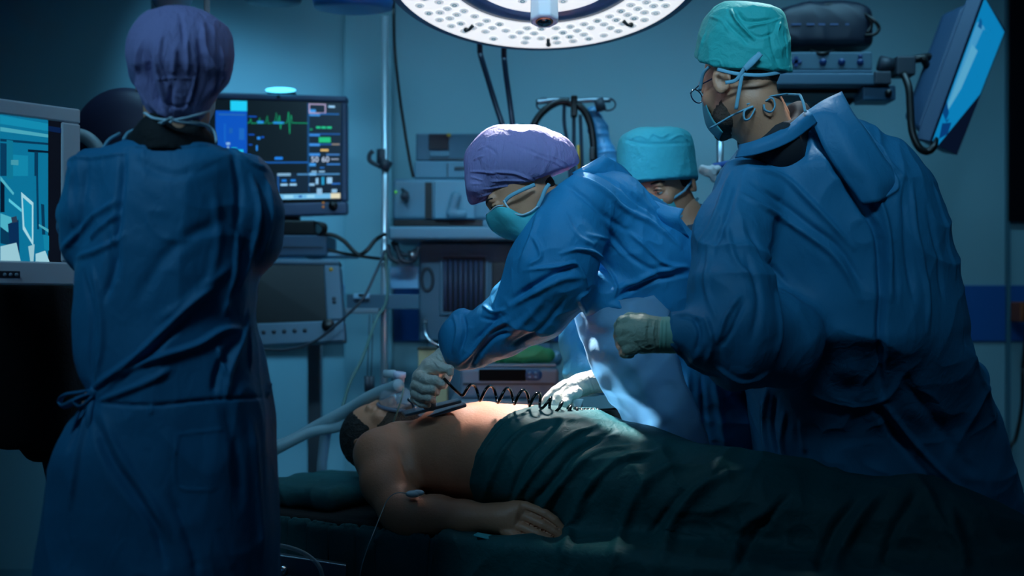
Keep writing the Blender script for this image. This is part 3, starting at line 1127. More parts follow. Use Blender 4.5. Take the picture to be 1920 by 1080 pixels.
for s_, x, y in (('50', 583, 304), ('60', 603, 304), ('---', 621, 302)):
    cu = bpy.data.curves.new('reading', 'FONT')
    cu.body = s_
    cu.size = .028
    cu.extrude = .0005
    cu.materials.append(mat('digit_white', (6, 6, 6), .5, emit=(200, 220, 250), estr=.95))
    tmp = bpy.data.objects.new('tmp', cu)
    COL.objects.link(tmp)
    bpy.context.view_layer.update()
    me_ = bpy.data.meshes.new_from_object(tmp.evaluated_get(bpy.context.evaluated_depsgraph_get()))
    bpy.data.objects.remove(tmp)
    me_.name = 'reading'
    me_.materials.clear()
    me_.materials.append(MATS['digit_white'])
    o = bpy.data.objects.new('reading', me_)
    COL.objects.link(o)
    o.parent = t
    o.location = f((x - 380) / 271, (y - 174) / 233, .006) - ORG[t.name]
    o.rotation_euler = (math.radians(90), 0, 0)
# alarm light
S = SDF()
S.ell(W(526, 169, D + .02), (.055, .03, .0095))
sculpt('alarm_light', S, .004, mat('alarm_glow', (80, 200, 255), .3, emit=(90, 215, 255), estr=2.4), t, sub=False)
MB().pbox(500, 170, 552, 178, D + .02, .05).build('alarm_base', DGREY, t, .006)
MB().cyl(W(522, 181, D - .002), W(522, 181, D + .01), .006).build('sensor', BLK, t, smooth=True)
for x, y in ((606, 383), (606, 391)):
    MB().cyl(f((x - 380) / 271, (y - 174) / 233, .002), f((x - 380) / 271, (y - 174) / 233, -.01), .004).build('indicator', mat('amber_dot', (90, 70, 20), .4, emit=(190, 130, 40), estr=.5), t, smooth=True)
MB().cyl(f((625 - 380) / 271, (389 - 174) / 233, .012), f((625 - 380) / 271, (389 - 174) / 233, -.01), .016).build('knob', BLK, t, smooth=True)
MB().pbox(490, 400, 560, 420, D + .05, .05).build('bracket', DGREY, t, .004)

t = thing('power_unit', W(560, 440, D), 'black box with looped cable under the lit patient monitor', 'device')
MB().pbox(500, 413, 592, 441, D, .16).build('body', BLK, t, .006)
for k in range(3):
    tube_part('cable_loop', [(588, 416, D - .02), (600 + k * 4, 420, D - .03), (606 + k * 3, 430, D - .03), (600 + k * 3, 440, D - .02), (592, 438, D - .01)], .0045, RUBBER, t)
b = MB()
b.tube(pline([(600, 438, D - .02), (625, 441, D - .02), (645, 452, D - .02), (664, 472, D - .02), (676, 477, D - .02), (690, 467, D - .02), (705, 449, D), (722, 439, D + .05)]), .0075, 8)
tag(b.build('power_cable', RUBBER, smooth=True), 'thick black cable sagging between the black box and the drip pole', 'cable')
b = MB()
b.tube(pline([(612, 467, D), (640, 474, D), (680, 481, D - .02), (720, 486, D + .05)]), .0055, 8)
tag(b.build('signal_cable', RUBBER, smooth=True), 'thinner dark cable running level below the thick sagging cable', 'cable')
t = thing('recorder_unit', W(560, 478, D), 'grey slab-shaped recorder under the black box', 'device')
MB().pbox(440, 441, 613, 480, D - .02, .25).build('body', mat('slate_device', (52, 80, 105), .5), t, .006)
MB().pbox(450, 462, 605, 464, D - .024, .01).build('groove', DGREY, t)
t = thing('instrument_shelf', W(560, 490, D), 'pale shelf plate between the grey recorder and the dark-screened monitor', 'shelf')
MB().pbox(430, 473, 655, 480.5, D + .0, .30).build('plate', mat('pale_shelf', (120, 165, 190), .5), t, .003)
MB().box((W(560, 0, D).x - .02, D + .32, 0), (W(560, 0, D).x + .03, D + .38, W(0, 473, D).z)).build('post', STEEL, t, .003)
MB().box((W(560, 0, D).x - .02, D + .24, W(0, 480.5, D).z), (W(560, 0, D).x + .03, D + .38, W(0, 473.5, D).z)).build('shelf_arm', STEEL, t)
MB().box((W(560, 0, D).x - .2, D + .2, 0), (W(560, 0, D).x + .1, D + .5, .05)).build('foot', DGREY, t, .01)

t = thing('ventilator_monitor', W(555, 650, D - .08), 'dark-screened monitor in a grey housing with a knob, under the lit patient monitor', 'monitor')
D2 = D - .1
f, n = quadmap(W(430, 484, D2 + .05), W(636, 486, D2 + .05), W(647, 640, D2), W(430, 652, D2))
HS = mat('housing_grey_blue', (78, 108, 128), .5)
b = MB()
for (a, c, d, e) in ((0, 0, 1, .07), (0, .74, 1, 1), (0, .07, .05, .74), (.85, .07, 1, .74)):
    b.slab([f(a, c), f(a, e), f(d, e), f(d, c)], -n * .07)
b.build('housing', HS, t, .008)
MB().slab([f(.04, .06, -.008), f(.04, .75, -.008), f(.86, .75, -.008), f(.86, .06, -.008)], -n * .01).build('screen', mat('screen_off', (16, 20, 22), .25), t)
MB().slab([f(.03, .03, -.05), f(.03, .97, -.05), f(.97, .97, -.05), f(.97, .03, -.05)], -n * .09).build('back_shell', DGREY, t, .01)
MB().slab([f(.80, .86, .001), f(.80, .94, .001), f(.97, .94, .001), f(.97, .86, .001)], -n * .004).build('knob_plate', HS, t)
for u in (.30, .39, .48, .57, .66):
    MB().cyl(f(u, .845, .003), f(u, .845, -.01), .0075).build('button', DGREY, t, smooth=True)
MB().lathe(f(.865, .80, 0), n, [(.022, -.004), (.022, .012), (.018, .016)], 28).build('knob', BLK, t, smooth=True)
MB().cyl(f(.92, .125, .002), f(.92, .125, -.01), .007).build('indicator', YEL, t, smooth=True)
for v in (.48, .52):
    MB().cyl(f(.93, v, .002), f(.93, v, -.01), .007).build('button', DGREY, t, smooth=True)
b = MB()
b.tube(pline([(490, 655, D2 - .03), (540, 655, D2 - .04), (590, 640, D2 - .05), (640, 600, D2 - .06), (680, 560, D2 - .06), (705, 510, D2), (722, 470, D2 + .1)]), .005, 8)
tag(b.build('sensor_lead', DGREY, smooth=True), 'dark lead crossing in front of the knobbed monitor up to the drip pole', 'cable')

# ------------------------------------------------------------------ drip pole, rail and small things hung on it
DP = 4.65
t = thing('drip_pole', (W(720, 0, DP).x, DP, 0), 'tall steel drip pole with a clamp, left of the anaesthesia machine', 'pole')
b = MB()
b.cyl(W(722, 30, DP), (W(719, 0, DP).x, DP, .06), .0125, .0145)
b.build('pole', mat('pole_steel', (205, 222, 232), .32, metal=.75), t, smooth=True)
b = MB()
b.cyl(W(726, 300, DP), W(716, 318, DP), .024)
b.tube(pline([(700, 283, DP - .02), (693, 290, DP - .02), (694, 302, DP - .02), (712, 312, DP - .02)]), .008, 8)
b.cyl(W(716, 280, DP), W(716, 312, DP), .019)
b.build('clamp', DGREY, t, smooth=True)
b = MB()
for k in range(5):
    a = 2 * math.pi * k / 5 + .3
    x0 = W(719, 0, DP).x
    b.tube([(x0, DP, .09), (x0 + .15 * math.cos(a), DP + .15 * math.sin(a), .05)], .013, 8)
    b.ball((x0 + .15 * math.cos(a), DP + .15 * math.sin(a), .027), .026, 8)
b.build('foot', DGREY, t, smooth=True)
t = thing('accessory_rail', W(715, 560, DP - .06), 'short metal rail with small box fixed across the drip pole', 'rail')
MB().pbox(650, 552, 786, 580, DP - .06, .03).build('rail', mat('rail_slate', (58, 92, 112), .4), t, .003)
MB().pbox(640, 578, 710, 588, DP - .09, .06).build('tray', GREYP, t, .004)
MB().pbox(662, 550, 692, 560, DP - .09, .03).build('sensor_box', mat('sensor_pale', (130, 175, 200), .4), t, .003)
MB().pbox(672, 551, 684, 556, DP - .094, .01).build('display', BLK, t)
t = thing('note_card', W(758, 540, 4.75), 'pale card box under the machine shelf beside the drip pole', 'box')
MB().pbox(731, 500, 785, 541, 4.75, .08).build('body', mat('card_blue_white', (135, 190, 225), .7), t, .003)
b = MB()
b.tube(pline([(738, 15, 4.5), (740, 90, 4.5), (748, 170, 4.5), (758, 240, 4.5), (768, 300, 4.5), (775, 332, 4.5)]), .0055, 8)
b.tube([W(738, 15, 4.5), (W(738, 0, 4.5).x, 4.5, 3.0)], .0055, 8)
tag(b.build('hanging_cable', RUBBER, smooth=True), 'thin dark cable hanging from the ceiling to the anaesthesia machine', 'cable')
b = MB()
b.tube(pline([(722, 470, DP - .05), (725, 560, DP - .07), (705, 600, DP - .1), (680, 670, 4.4), (655, 720, 4.3), (642, 765, 4.2)]), .0055, 8)
tag(b.build('infusion_line', mat('line_greenish', (80, 112, 108), .4), smooth=True), 'clear greenish infusion line running down from the drip pole', 'tube')
for x in (689, 696):
    b = MB()
    b.tube([W(x + 4, 590, 4.55), W(x, 705, 4.5)], .002, 6)
    b.tube([W(x, 705, 4.5), W(x, 735, 4.5)], .011, 8)
    tag(b.build('hanging_plug', DGREY, smooth=True), 'dark plug on a thin lead, ' + ('left' if x == 689 else 'right') + ' one of the pair beside the drip pole', 'plug', 'plugs hanging beside the drip pole')

# ------------------------------------------------------------------ anaesthesia machine
D = 4.75
MG = mat('machine_grey', (88, 128, 148), .5)
MG2 = mat('machine_grey_dark', (64, 98, 118), .5)
t = thing('anaesthesia_machine', (W(860, 0, D).x, D + .3, 0), 'tall grey anaesthesia machine with vent grille and shelf, behind the leaning person', 'machine')
MB().pbox(728, 424, 1045, 449, D - .18, .55).build('worktop', MG, t, .01)
MB().pbox(785, 455, 1040, 640, D, .4).build('cabinet', MG2, t, .01)
MB().pbox(800, 640, 1035, 1045, D + .02, .36).build('lower_cabinet', MG2, t, .01)
MB().pbox(735, 335, 1040, 412, D - .05, .35).build('upper_unit', MG, t, .015)
MB().pbox(738, 412, 905, 424, D - .04, .3).build('slot', BLK, t, .002)
MB().pbox(905, 412, 1040, 424, D - .045, .3).build('base_strip', MG, t, .002)
MB().pbox(797, 342, 810, 410, D - .055, .02).build('side_gap', BLK, t)
MB().pbox(814, 338, 890, 410, D - .075, .04).build('drawer', mat('machine_grey_light', (98, 142, 162), .5), t, .005)
S = SDF()
S.px([(855, 368, D - .09, 10), (845, 400, D - .09, 8), (868, 402, D - .09, 8)], q=.6, k=.02)
sculpt('cloth_flap', S, .005, MG, t, sub=False)
b = MB()
b.lathe(W(760, 368, D - .06), (0, -1, 0), [(.016, 0), (.016, .02), (.01, .03)], 20)
b.tube([W(754, 355, D - .07), W(764, 362, D - .09), W(762, 380, D - .09)], .006, 8)
b.build('valve', DGREY, t, smooth=True)
MB().cyl(W(742, 360, D - .06), W(742, 360, D), .0045).build('indicator', mat('green_dot', (20, 90, 30), .4, emit=(90, 200, 60), estr=.8), t, smooth=True)
# speaker ring and grille
b = MB()
b.tube([W(801 + 10.5 * math.cos(a), 524 + 21 * math.sin(a), D - .006) for a in [2 * math.pi * k / 28 for k in range(28)]], .006, 8, closed=True)
b.build('speaker_ring', DGREY, t, smooth=True)
GP = mat('grille_purple_grey', (58, 66, 92), .5)
b = MB()
b.pbox(831, 482, 910, 585, D - .004, .02)
b.build('grille_recess', BLK, t, .002)
b = MB()
for k in range(8):
    x = 835 + k * 9.6
    b.tube([W(x, 485, D - .012), W(x, 583, D - .012)], .0075, 8)
b.build('grille', GP, t, smooth=True)
b = MB()
for (x0, y0, x1, y1) in ((824, 475, 917, 482), (824, 585, 917, 591), (824, 482, 831, 585), (910, 482, 917, 585)):
    b.pbox(x0, y0, x1, y1, D - .012, .03)
b.build('grille_frame', MG2, t, .002)
MB().pbox(922, 491, 1000, 545, D - .01, .03).build('dark_bay', BLK, t, .004)
for k in range(4):
    x0 = 830 + (k % 2) * 180
    y_ = D + .06 + .26 * (k // 2)
    MB().cyl((W(x0, 0, D).x - .015, y_, .045), (W(x0, 0, D).x + .015, y_, .045), .045).build('castor', BLK, t, smooth=True)
b = MB()
for pts in ([(735, 452, D - .1), (745, 470, D - .1), (762, 478, D - .1), (780, 470, D - .1)], [(742, 455, D - .12), (752, 486, D - .12), (775, 488, D - .12), (785, 462, D - .12)], [(728, 460, D - .1), (732, 482, D - .12), (748, 492, D - .12)]):
    b.tube(pline(pts), .009, 8)
b.build('valve_hoses', DGREY, t, smooth=True)
MB().pbox(744, 484, 775, 500, D - .1, .06).build('valve_block', mat('valve_pale', (120, 160, 180), .3), t, .006)
MB().cyl(W(773, 487, D - .12), W(773, 470, D - .12), .016).build('valve_knob', STEEL, t, smooth=True)

D = 4.8
t = thing('gas_analyser', W(830, 333, D), 'stacked grey box with a small dark display on the anaesthesia machine', 'device')
MB().pbox(780, 250, 1030, 302, D, .26).build('body', MG2, t, .006)
MB().pbox(804, 251, 841, 280, D - .006, .02).build('display', mat('maroon_display', (36, 22, 34), .3), t, .002)
MB().pbox(806, 284, 842, 293, D - .005, .02).build('label_plate', MG, t, .002)
MB().pbox(838, 250, 845, 256, D - .008, .01).build('indicator', YEL, t)
MB().pbox(806, 297, 882, 300, D - .004, .01).build('groove', DGREY, t)
t = thing('drawer_unit', W(830, 335, D), 'low grey drawer box under the box with the small dark display', 'device')
MB().pbox(776, 302, 1032, 334.5, D - .01, .27).build('body', MG, t, .006)
MB().pbox(838, 306, 840, 332, D - .014, .01).build('groove', DGREY, t)
MB().pbox(852, 312, 888, 318, D - .016, .01).build('handle', DGREY, t, .002)

# two dark cables coming down behind the lamp
for i, pts in enumerate(([(900, 100, 4.4), (915, 150, 4.4), (932, 205, 4.4), (945, 250, 4.4), (950, 330, 4.5)], [(945, 108, 4.4), (950, 150, 4.4), (957, 200, 4.4), (962, 250, 4.4), (965, 330, 4.5)])):
    b = MB()
    b.tube(pline(pts), .0095, 8)
    p = W(*pts[0])
    b.tube([(p.x - .04 * (1 - i), 4.4, 3.0), p], .0095, 8)
    tag(b.build('ceiling_hose', mat('navy_hose', (10, 26, 48), .4), smooth=True), ('slanting dark hose coming down behind the lit lamp, left of two' if i == 0 else 'steeper dark hose coming down behind the lit lamp, right of two'), 'hose', 'hoses behind the lamp')

# hose holder with arching black hoses
D = 4.5
t = thing('hose_holder', W(1060, 330, D), 'holder with black hoses arching over it, behind the lilac and turquoise caps', 'hose holder')
b = MB()
b.tube(pline([(1005, 192, D), (1040, 188, D), (1075, 190, D), (1110, 188, D), (1145, 188, D)]), .009, 10)
b.build('bar', STEEL, t, smooth=True)
for pts in ([(1068, 190, D), (1045, 192, D), (1020, 208, D), (1003, 230, D), (992, 262, D), (985, 320, D)], [(1062, 192, D), (1090, 202, D), (1106, 230, D), (1112, 265, D), (1114, 300, D), (1116, 340, D)]):
    b = MB()
    b.tube(pline(pts), .013, 10)
    b.build('thick_hose', RUBBER, t, smooth=True)
for pts in ([(1058, 195, D), (1058, 230, D), (1064, 270, D), (1070, 340, D)], [(1076, 210, D), (1076, 260, D), (1076, 340, D)], [(1088, 215, D), (1090, 270, D), (1092, 340, D)]):
    b = MB()
    b.tube(pline(pts), .0065, 8)
    b.build('thin_hose', mat('navy_hose2', (12, 38, 56), .4), t, smooth=True)
MB().pbox(1071, 178, 1083, 218, D - .03, .05).build('clip_block', BLK, t, .005)
MB().pbox(1106, 275, 1116, 300, D - .03, .04).build('connector', BLK, t, .004)
b = MB()
b.tube([W(1084, 272, D - .02), W(1086, 318, D - .02)], .005, 8)
b.build('yellow_tip', YEL, t, smooth=True, label='yellow tube piece')
for cx, rr in ((1020, 14), (1140, 14)):
    b = MB()
    b.tube([W(cx + rr * math.cos(a), 196 + rr * .8 * math.sin(a), D) for a in [2 * math.pi * k / 20 for k in range(20)]], .0035, 6, closed=True)
    b.build('wire_loop', DGREY, t, smooth=True)
b = MB()
b.cyl(W(1122, 186, D - .01), W(1128, 208, D - .01), .018)
b.build('joint', DGREY, t, smooth=True)
S = SDF()
S.px([(1112, 212, D + .05, 12), (1122, 245, D + .05, 17), (1134, 290, D + .05, 20), (1142, 350, D + .05, 22)], k=.02)
sculpt('sleeve_bag', S, .006, mat('pale_blue_plastic', (70, 140, 185), .35), t, wr=(((8, 8, 70), 6),))
MB().cyl(W(1076, 330, D + .03), (W(1076, 0, D).x, D + .05, .05), .014).build('post', STEEL, t, smooth=True)
b = MB()
b.box((W(1076, 0, D).x - .2, D + .02, 0), (W(1076, 0, D).x + .2, D + .26, .05))
b.build('foot', DGREY, t, .01)

# ------------------------------------------------------------------ infusion pump and packs behind the patient
D = 4.17
t = thing('instrument_trolley', (W(950, 0, D).x, D + .2, 0), 'trolley top just behind the patient carrying the infusion pump and green packs', 'trolley')
zt_ = W(0, 748, D).z
MB().box((W(845, 0, D).x, D - .08, zt_ - .03), (W(1090, 0, D).x, D + .28, zt_)).build('top', GREYP, t, .005)
for sx in (W(850, 0, D).x, W(1080, 0, D).x):
    for sy in (D - .05, D + .25):
        MB().cyl((sx, sy, 0), (sx, sy, zt_ - .03), .012).build('leg', STEEL, t, smooth=True)
t = thing('infusion_pump', W(950, 748, D), 'white infusion pump with black display behind the stretched arm', 'device')
PW = mat('pump_white', (96, 116, 134), .5)
MB().box((W(862, 0, D).x, D, zt_), (W(1048, 0, D).x, D + .2, W(0, 690, D).z)).build('body', PW, t, .014)
MB().pbox(898, 693, 986, 714, D - .006, .02).build('display', mat('matt_black', (6, 7, 9), .8, spec=.1), t, .003)
S = SDF()
S.px([(992, 703, D + .002, 11), (1006, 703, D + .002, 11)], q=.5)
sculpt('keypad', S, .004, mat('keypad_blue', (40, 80, 125), .4), t, sub=False)
for k in range(4):
    MB().ball(W(993 + (k % 2) * 11, 699 + (k // 2) * 8, D - .016), .0045, 8).build('key', mat('key_pale', (90, 135, 170), .4), t, smooth=True)
MB().pbox(868, 718, 1040, 722, D - .005, .01).build('groove', DGREY, t)
MB().box((W(866, 0, D).x, D + .02, W(0, 690, D).z), (W(1044, 0, D).x, D + .18, W(0, 683, D).z)).build('lid', GREYP, t, .004)
t = thing('dressing_pack', W(985, 683, D + .03), 'green wrapped pack lying on the infusion pump', 'pack')
S = SDF()
S.px([(935, 668, D + .1, 15), (985, 664, D + .1, 20), (1025, 668, D + .1, 14)], k=.03)
sculpt('wrap', S, .006, GREENP, t, wr=(((30, 30, 30), 8),))
t = thing('plastic_bag', W(1035, 683, D + .1), 'crumpled clear blue bag beside the green pack on the pump', 'bag')
S = SDF()
S.px([(1032, 670, D + .16, 13), (1044, 672, D + .18, 12)], k=.03)
sculpt('film', S, .006, mat('bag_film', (100, 150, 175), .2), t, wr=(((40, 40, 40), 9),))
t = thing('carton', W(808, 700, 4.5), 'beige carton standing behind the gloved hand', 'box')
MB().pbox(784, 653, 838, 775, 4.5, .1).build('body', BEIGE, t, .003)
MB().pbox(782, 651, 840, 656, 4.495, .11).build('lid', mat('carton_lid', (60, 60, 50), .6), t, .002)
MB().box((W(784, 0, 4.5).x - .05, 4.45, 0), (W(838, 0, 4.5).x + .05, 4.68, W(0, 775, 4.5).z)).build('stand', DGREY, t)
t = thing('curved_handle', W(800, 640, 4.3), 'curved chrome handle catching the light beside the machine cabinet', 'handle')
b = MB()
b.tube(pline([(797, 606, 4.45), (797, 622, 4.42), (803, 636, 4.4), (815, 645, 4.4), (824, 649, 4.4)]), .0055, 10)
b.ball(W(824, 649, 4.4), .011, 10)
b.build('rod', CHROME, t, smooth=True)
MB().tube([W(797, 606, 4.45), W(797, 600, 4.75)], .006, 8).build('mount', STEEL, t, smooth=True)

# ------------------------------------------------------------------ right: equipment on the wall arm
D = 4.35
t = thing('equipment_shelf', W(1560, 160, D), 'wall shelf with blue-grey edge carrying boxes above the capped man', 'shelf')
MB().pbox(1440, 136, 1650, 160, D, .4).build('shelf', mat('shelf_blue', (58, 92, 112), .5), t, .008)
MB().pbox(1440, 131, 1636, 136.5, D + .01, .38).build('tray', MG2, t, .003)
MB().pbox(1460, 160, 1625, 175, D + .08, .2).build('underframe', mat('brown_grey_metal', (50, 48, 52), .5), t, .004)
MB().pbox(1640, 133, 1672, 158, D - .01, .08).build('end_block', DGREY, t, .006)
MB().pbox(1618, 160, 1680, 188, D + .02, .12).build('lower_box', mat('arm_box', (40, 84, 112), .45), t, .006)
MB().cyl(W(1666, 174, D), W(1666, 174, D + .05), .012).build('screw', BLK, t, smooth=True)
MB().cyl(W(1590, 168, D + .2), (W(1590, 0, D).x, YB - .03, W(0, 168, D).z), .05).build('wall_bracket', DGREY, t, smooth=True)
b = MB()
b.cyl(W(1648, 118, D + .02), W(1672, 124, D + .02), .026)
b.cyl(W(1668, 122, D + .02), W(1690, 124, D + .02), .02)
b.build('swivel', DGREY, t, smooth=True)
MB().pbox(1681, 104, 1718, 141, D - .02, .08).build('joint_block', DGREY, t, .008)
b = MB()
b.tube([W(1712, 112, D), W(1740, 107, D + .02), W(1750, 108, D + .04)], .014, 10)
b.tube([W(1728, 104, D), W(1740, 128, D + .02)], .012, 8)
b.build('screen_arm', BLK, t, smooth=True)
t = thing('video_processor', W(1540, 131, D), 'grey box with round dark sockets on the wall shelf', 'device')
MB().pbox(1440, 97, 1636, 131, D + .02, .3).build('body', mat('processor_blue_grey', (64, 96, 112), .5), t, .006)
for x, r in ((1500, .006), (1543, .012), (1578, .012), (1613, .011)):
    MB().cyl(W(x, 116, D + .012), W(x, 116, D + .03), r).build('socket', mat('navy_socket', (14, 50, 100), .4), t, smooth=True)
MB().pbox(1484, 112, 1502, 119, D + .012, .02).build('port', mat('navy_socket', (14, 50, 100), .4), t)
MB().pbox(1490, 106, 1496, 125, D + .012, .02).build('port', mat('navy_socket', (14, 50, 100), .4), t)
MB().cyl(W(1613, 106, D + .012), W(1613, 106, D + .03), .007).build('socket', mat('navy_socket', (14, 50, 100), .4), t, smooth=True)
t = thing('dark_equipment_case', W(1550, 95, D), 'dark box with looped cables, topmost on the wall shelf', 'case')
S = SDF()
S.loft([(97, 1450, 1618, .12, D + .2), (90, 1446, 1622, .14, D + .2), (50, 1446, 1622, .14, D + .2), (30, 1450, 1620, .13, D + .2), (20, 1480, 1610, .12, D + .2), (14, 1500, 1596, .1, D + .2)], D, e=6)
sculpt('body', S, .01, mat('case_dark', (20, 28, 44), .5), t, wr=(((12, 12, 12), 5),))
for x0, x1 in ((1484, 1502), (1513, 1527), (1535, 1547), (1557, 1572), (1585, 1592)):
    MB().pbox(x0, 44, x1, 47, D + .055, .02).build('marking', mat('case_mark', (70, 90, 130), .5), t)
for pts in ([(1530, 16, D + .1), (1545, 10, D + .08), (1562, 9, D + .08), (1578, 16, D + .1)], [(1590, 20, D + .1), (1615, 24, D + .08), (1636, 36, D + .05), (1648, 52, D + .05), (1640, 64, D + .05), (1622, 66, D + .06)], [(1612, 26, D + .1), (1630, 36, D + .06), (1634, 48, D + .06), (1626, 62, D + .06)]):
    tube_part('cable_loop', pts, .006, RUBBER, t)
b = MB()
b.tube(pline([(1520, 95, D + .06), (1535, 100, D + .02), (1550, 100, D + .02), (1562, 95, D + .06)]), .007, 8)
b.build('strap_handle', RUBBER, t, smooth=True)

# tilted monitor at the right
t = thing('tilted_monitor', W(1800, 140, 4.4), 'tilted monitor with a bright blue screen seen from its side, at the right', 'monitor')
f, n = quadmap(W(1845, -6, 4.3), W(1886, 57, 4.6), W(1794, 291, 4.52), W(1746, 266, 4.25))
SH = mat('shell_slate', (44, 74, 104), .5)
b = MB()
b.slab([f(0, 0, -.004), f(0, 1, -.004), f(1, 1, -.004), f(1, 0, -.004)], -n * .05)
b.build('frame', SH, t, .004)
q = [f(.02, .04, -.05), f(.02, .96, -.05), f(.98, .96, -.05), f(.98, .04, -.05)]
c = sum(q, Vector()) / 4
b = MB()
p = q + [c + (v - c) * .8 - n * .085 for v in q]
b.hexa(p)
b.build('back_shell', SH, t, .02)
BLU = (20, 150, 205)
art = [([(0, 0), (0, 1), (1, 1), (1, 0)], (8, 18, 40), .8),
       ([(.02, .0), (.02, .99), (.25, 1.0), (.97, .52), (.97, .02)], (10, 130, 190), .9),
       ([(.06, .16), (.06, .80), (.30, .88), (.88, .50), (.85, .20), (.28, .14)], (70, 160, 210), .85),
       ([(.15, .30), (.10, .75), (.32, .80), (.72, .50), (.65, .30)], (90, 175, 215), .85),
       ([(.02, .72), (.02, .80), (.25, .84), (.30, .80)], (6, 70, 130), .9),
       ([(.12, .86), (.20, .96), (.42, .90), (.40, .82)], (6, 60, 120), .9),
       ([(.1, .12), (.12, .18), (.26, .17), (.2, .13)], (10, 90, 150), .9)]
screen_art('screen_picture', f, art, t)
b = MB()
b.tube(pline([(1694, 138, 4.33), (1704, 165, 4.3), (1707, 205, 4.28), (1710, 245, 4.26), (1722, 275, 4.25), (1738, 284, 4.25), (1750, 276, 4.25), (1753, 262, 4.28)]), .0125, 12)
tag(b.build('monitor_hose', RUBBER, smooth=True), 'thick black hose looping under the tilted monitor', 'hose')
b = MB()
b.tube(pline([(1918, 690, 5.0), (1916, 760, 5.0), (1905, 820, 5.0), (1892, 850, 5.0), (1886, 960, 5.0), (1880, 1050, 5.1)]), .008, 8)
b.tube(pline([(1925, 560, 5.0), (1924, 620, 5.0), (1918, 690, 5.0)]), .008, 8)
tag(b.build('wall_cable', RUBBER, smooth=True), 'black cable hanging down the wall at the right edge', 'cable')
t = thing('wall_plug', W(1920, 600, 5.05), 'orange brown plug on the wall at the right edge', 'plug')
MB().pbox(1913, 566, 1932, 604, 5.05, .1).build('body', mat('orange_brown', (150, 70, 35), .5), t, .006)

# ------------------------------------------------------------------ operating table
AX = Vector((1.617, -.95, 0)).normalized()
PX = Vector((-AX.y, AX.x, 0))                      # across the table, away from the camera
T0 = Vector((-.481, 3.85, 0))
ZB = .487


def TB(t, s, z):
    """table coordinates: t along (0 head, 1 feet), s metres across, z height"""
    p = T0 + AX * (t * 1.875) + PX * s
    return Vector((p.x, p.y, z))


def tbox(b, t0, s0, z0, t1, s1, z1):
    return b.hexa([TB(t0, s0, z0), TB(t1, s0, z0), TB(t1, s1, z0), TB(t0, s1, z0), TB(t0, s0, z1), TB(t1, s0, z1), TB(t1, s1, z1), TB(t0, s1, z1)])


t = thing('operating_table', TB(.5, 0, 0), 'padded operating table on a steel column carrying the patient', 'operating table')
tbox(MB(), .3, -.18, 0, .75, .18, .08).build('base', STEEL, t, .015)
tbox(MB(), .42, -.10, .08, .6, .10, .36).build('column', STEEL, t, .01)
tbox(MB(), -.14, -.24, .36, 1.08, .24, .395).build('frame', STEEL, t, .005)
tbox(MB(), -.15, -.27, .395, 1.1, .27, .49).build('mattress', BLACK, t, .02)
b = MB()
for s_ in (-.285, .285):
    b.tube([TB(-.1, s_, .378), TB(1.0, s_, .378)], .012, 8)
    for t_ in (.0, .5, .9):
        b.tube([TB(t_, s_, .378), TB(t_, s_ * .8, .378)], .01, 8)
b.build('side_rail', CHROME, t, smooth=True)

SHX = SDF()
c = TB(.48, 0, .33)


def rbox(P, c, hx, hy, hz, r):
    X = P - np.array(c)
    a = np.abs(X @ np.array(AX)) - hx + r
    b_ = np.abs(X @ np.array(PX)) - hy + r
    z_ = np.abs(X[:, 2]) - hz + r
    q = np.sqrt(np.maximum(a, 0) ** 2 + np.maximum(b_, 0) ** 2 + np.maximum(z_, 0) ** 2)
    return q + np.minimum(np.maximum(a, np.maximum(b_, z_)), 0) - r


def addbox(S, t0, t1, s0, s1, z0, z1, r, k=.03, op='u'):
    c = TB((t0 + t1) / 2, (s0 + s1) / 2, (z0 + z1) / 2)
    hx, hy, hz = (t1 - t0) / 2 * 1.875, (s1 - s0) / 2, (z1 - z0) / 2
    R_ = math.sqrt(hx * hx + hy * hy)
    if op == 'u':
        ex = abs(AX.x) * hx + abs(PX.x) * hy
        ey = abs(AX.y) * hx + abs(PX.y) * hy
        S._b((c.x - ex, c.y - ey, c.z - hz), 0)
        S._b((c.x + ex, c.y + ey, c.z + hz), 0)
    S.add(lambda P: rbox(P, c, hx, hy, hz, r), op, k)


S = SDF()
addbox(S, -.17, 1.12, -.315, .315, .10, ZB + .002, .02)
addbox(S, -.165, 1.115, -.300, .300, -.2, .493, .012, .004, 's')
V, Q = S.mesh(.012, lo=tuple(S.lo), hi=tuple(S.hi))
V, Q = subdivide(V, Q)
st = [([(640, 900), (600, 930), (560, 945)], 8, 6), ([(690, 940), (640, 960), (560, 985)], 8, 7), ([(660, 920), (610, 940), (540, 950)], 5, 5),
      ([(720, 1000), (690, 1040), (680, 1080)], 9, 7), ([(800, 1020), (800, 1080)], 9, 5), ([(900, 1020), (920, 1080)], 9, 5), ([(1050, 1030), (1060, 1080)], 9, 6)]
V = folds(V, Q, st, (((7, 7, 2), 9), ((18, 18, 6), 5)), 5)
tag(link_mesh('table_sheet', V, Q, SHEET, None, True), 'dark green sheet hanging over the sides of the operating table', 'sheet')
S = SDF()
addbox(S, -.13, .045, -.20, .20, ZB + .004, ZB + .068, .03)
o = None
V, Q = S.mesh(.010)
V, Q = subdivide(V, Q)
V = folds(V, Q, [], (((9, 9, 9), 9),), 8)
tag(link_mesh('pillow', V, Q, SHEET, None, True), 'flat dark green pillow under the patient\'s head', 'pillow')
b = MB()
b.slab([TB(-.15, .12, ZB + .006), TB(-.05, .12, ZB + .006), TB(-.05, .31, ZB + .006), TB(-.15, .31, ZB + .006)], (0, 0, .008))
tag(b.build('absorbent_pad', BLUEP, bevel=.003), 'bright blue pad at the far head corner of the table', 'pad')

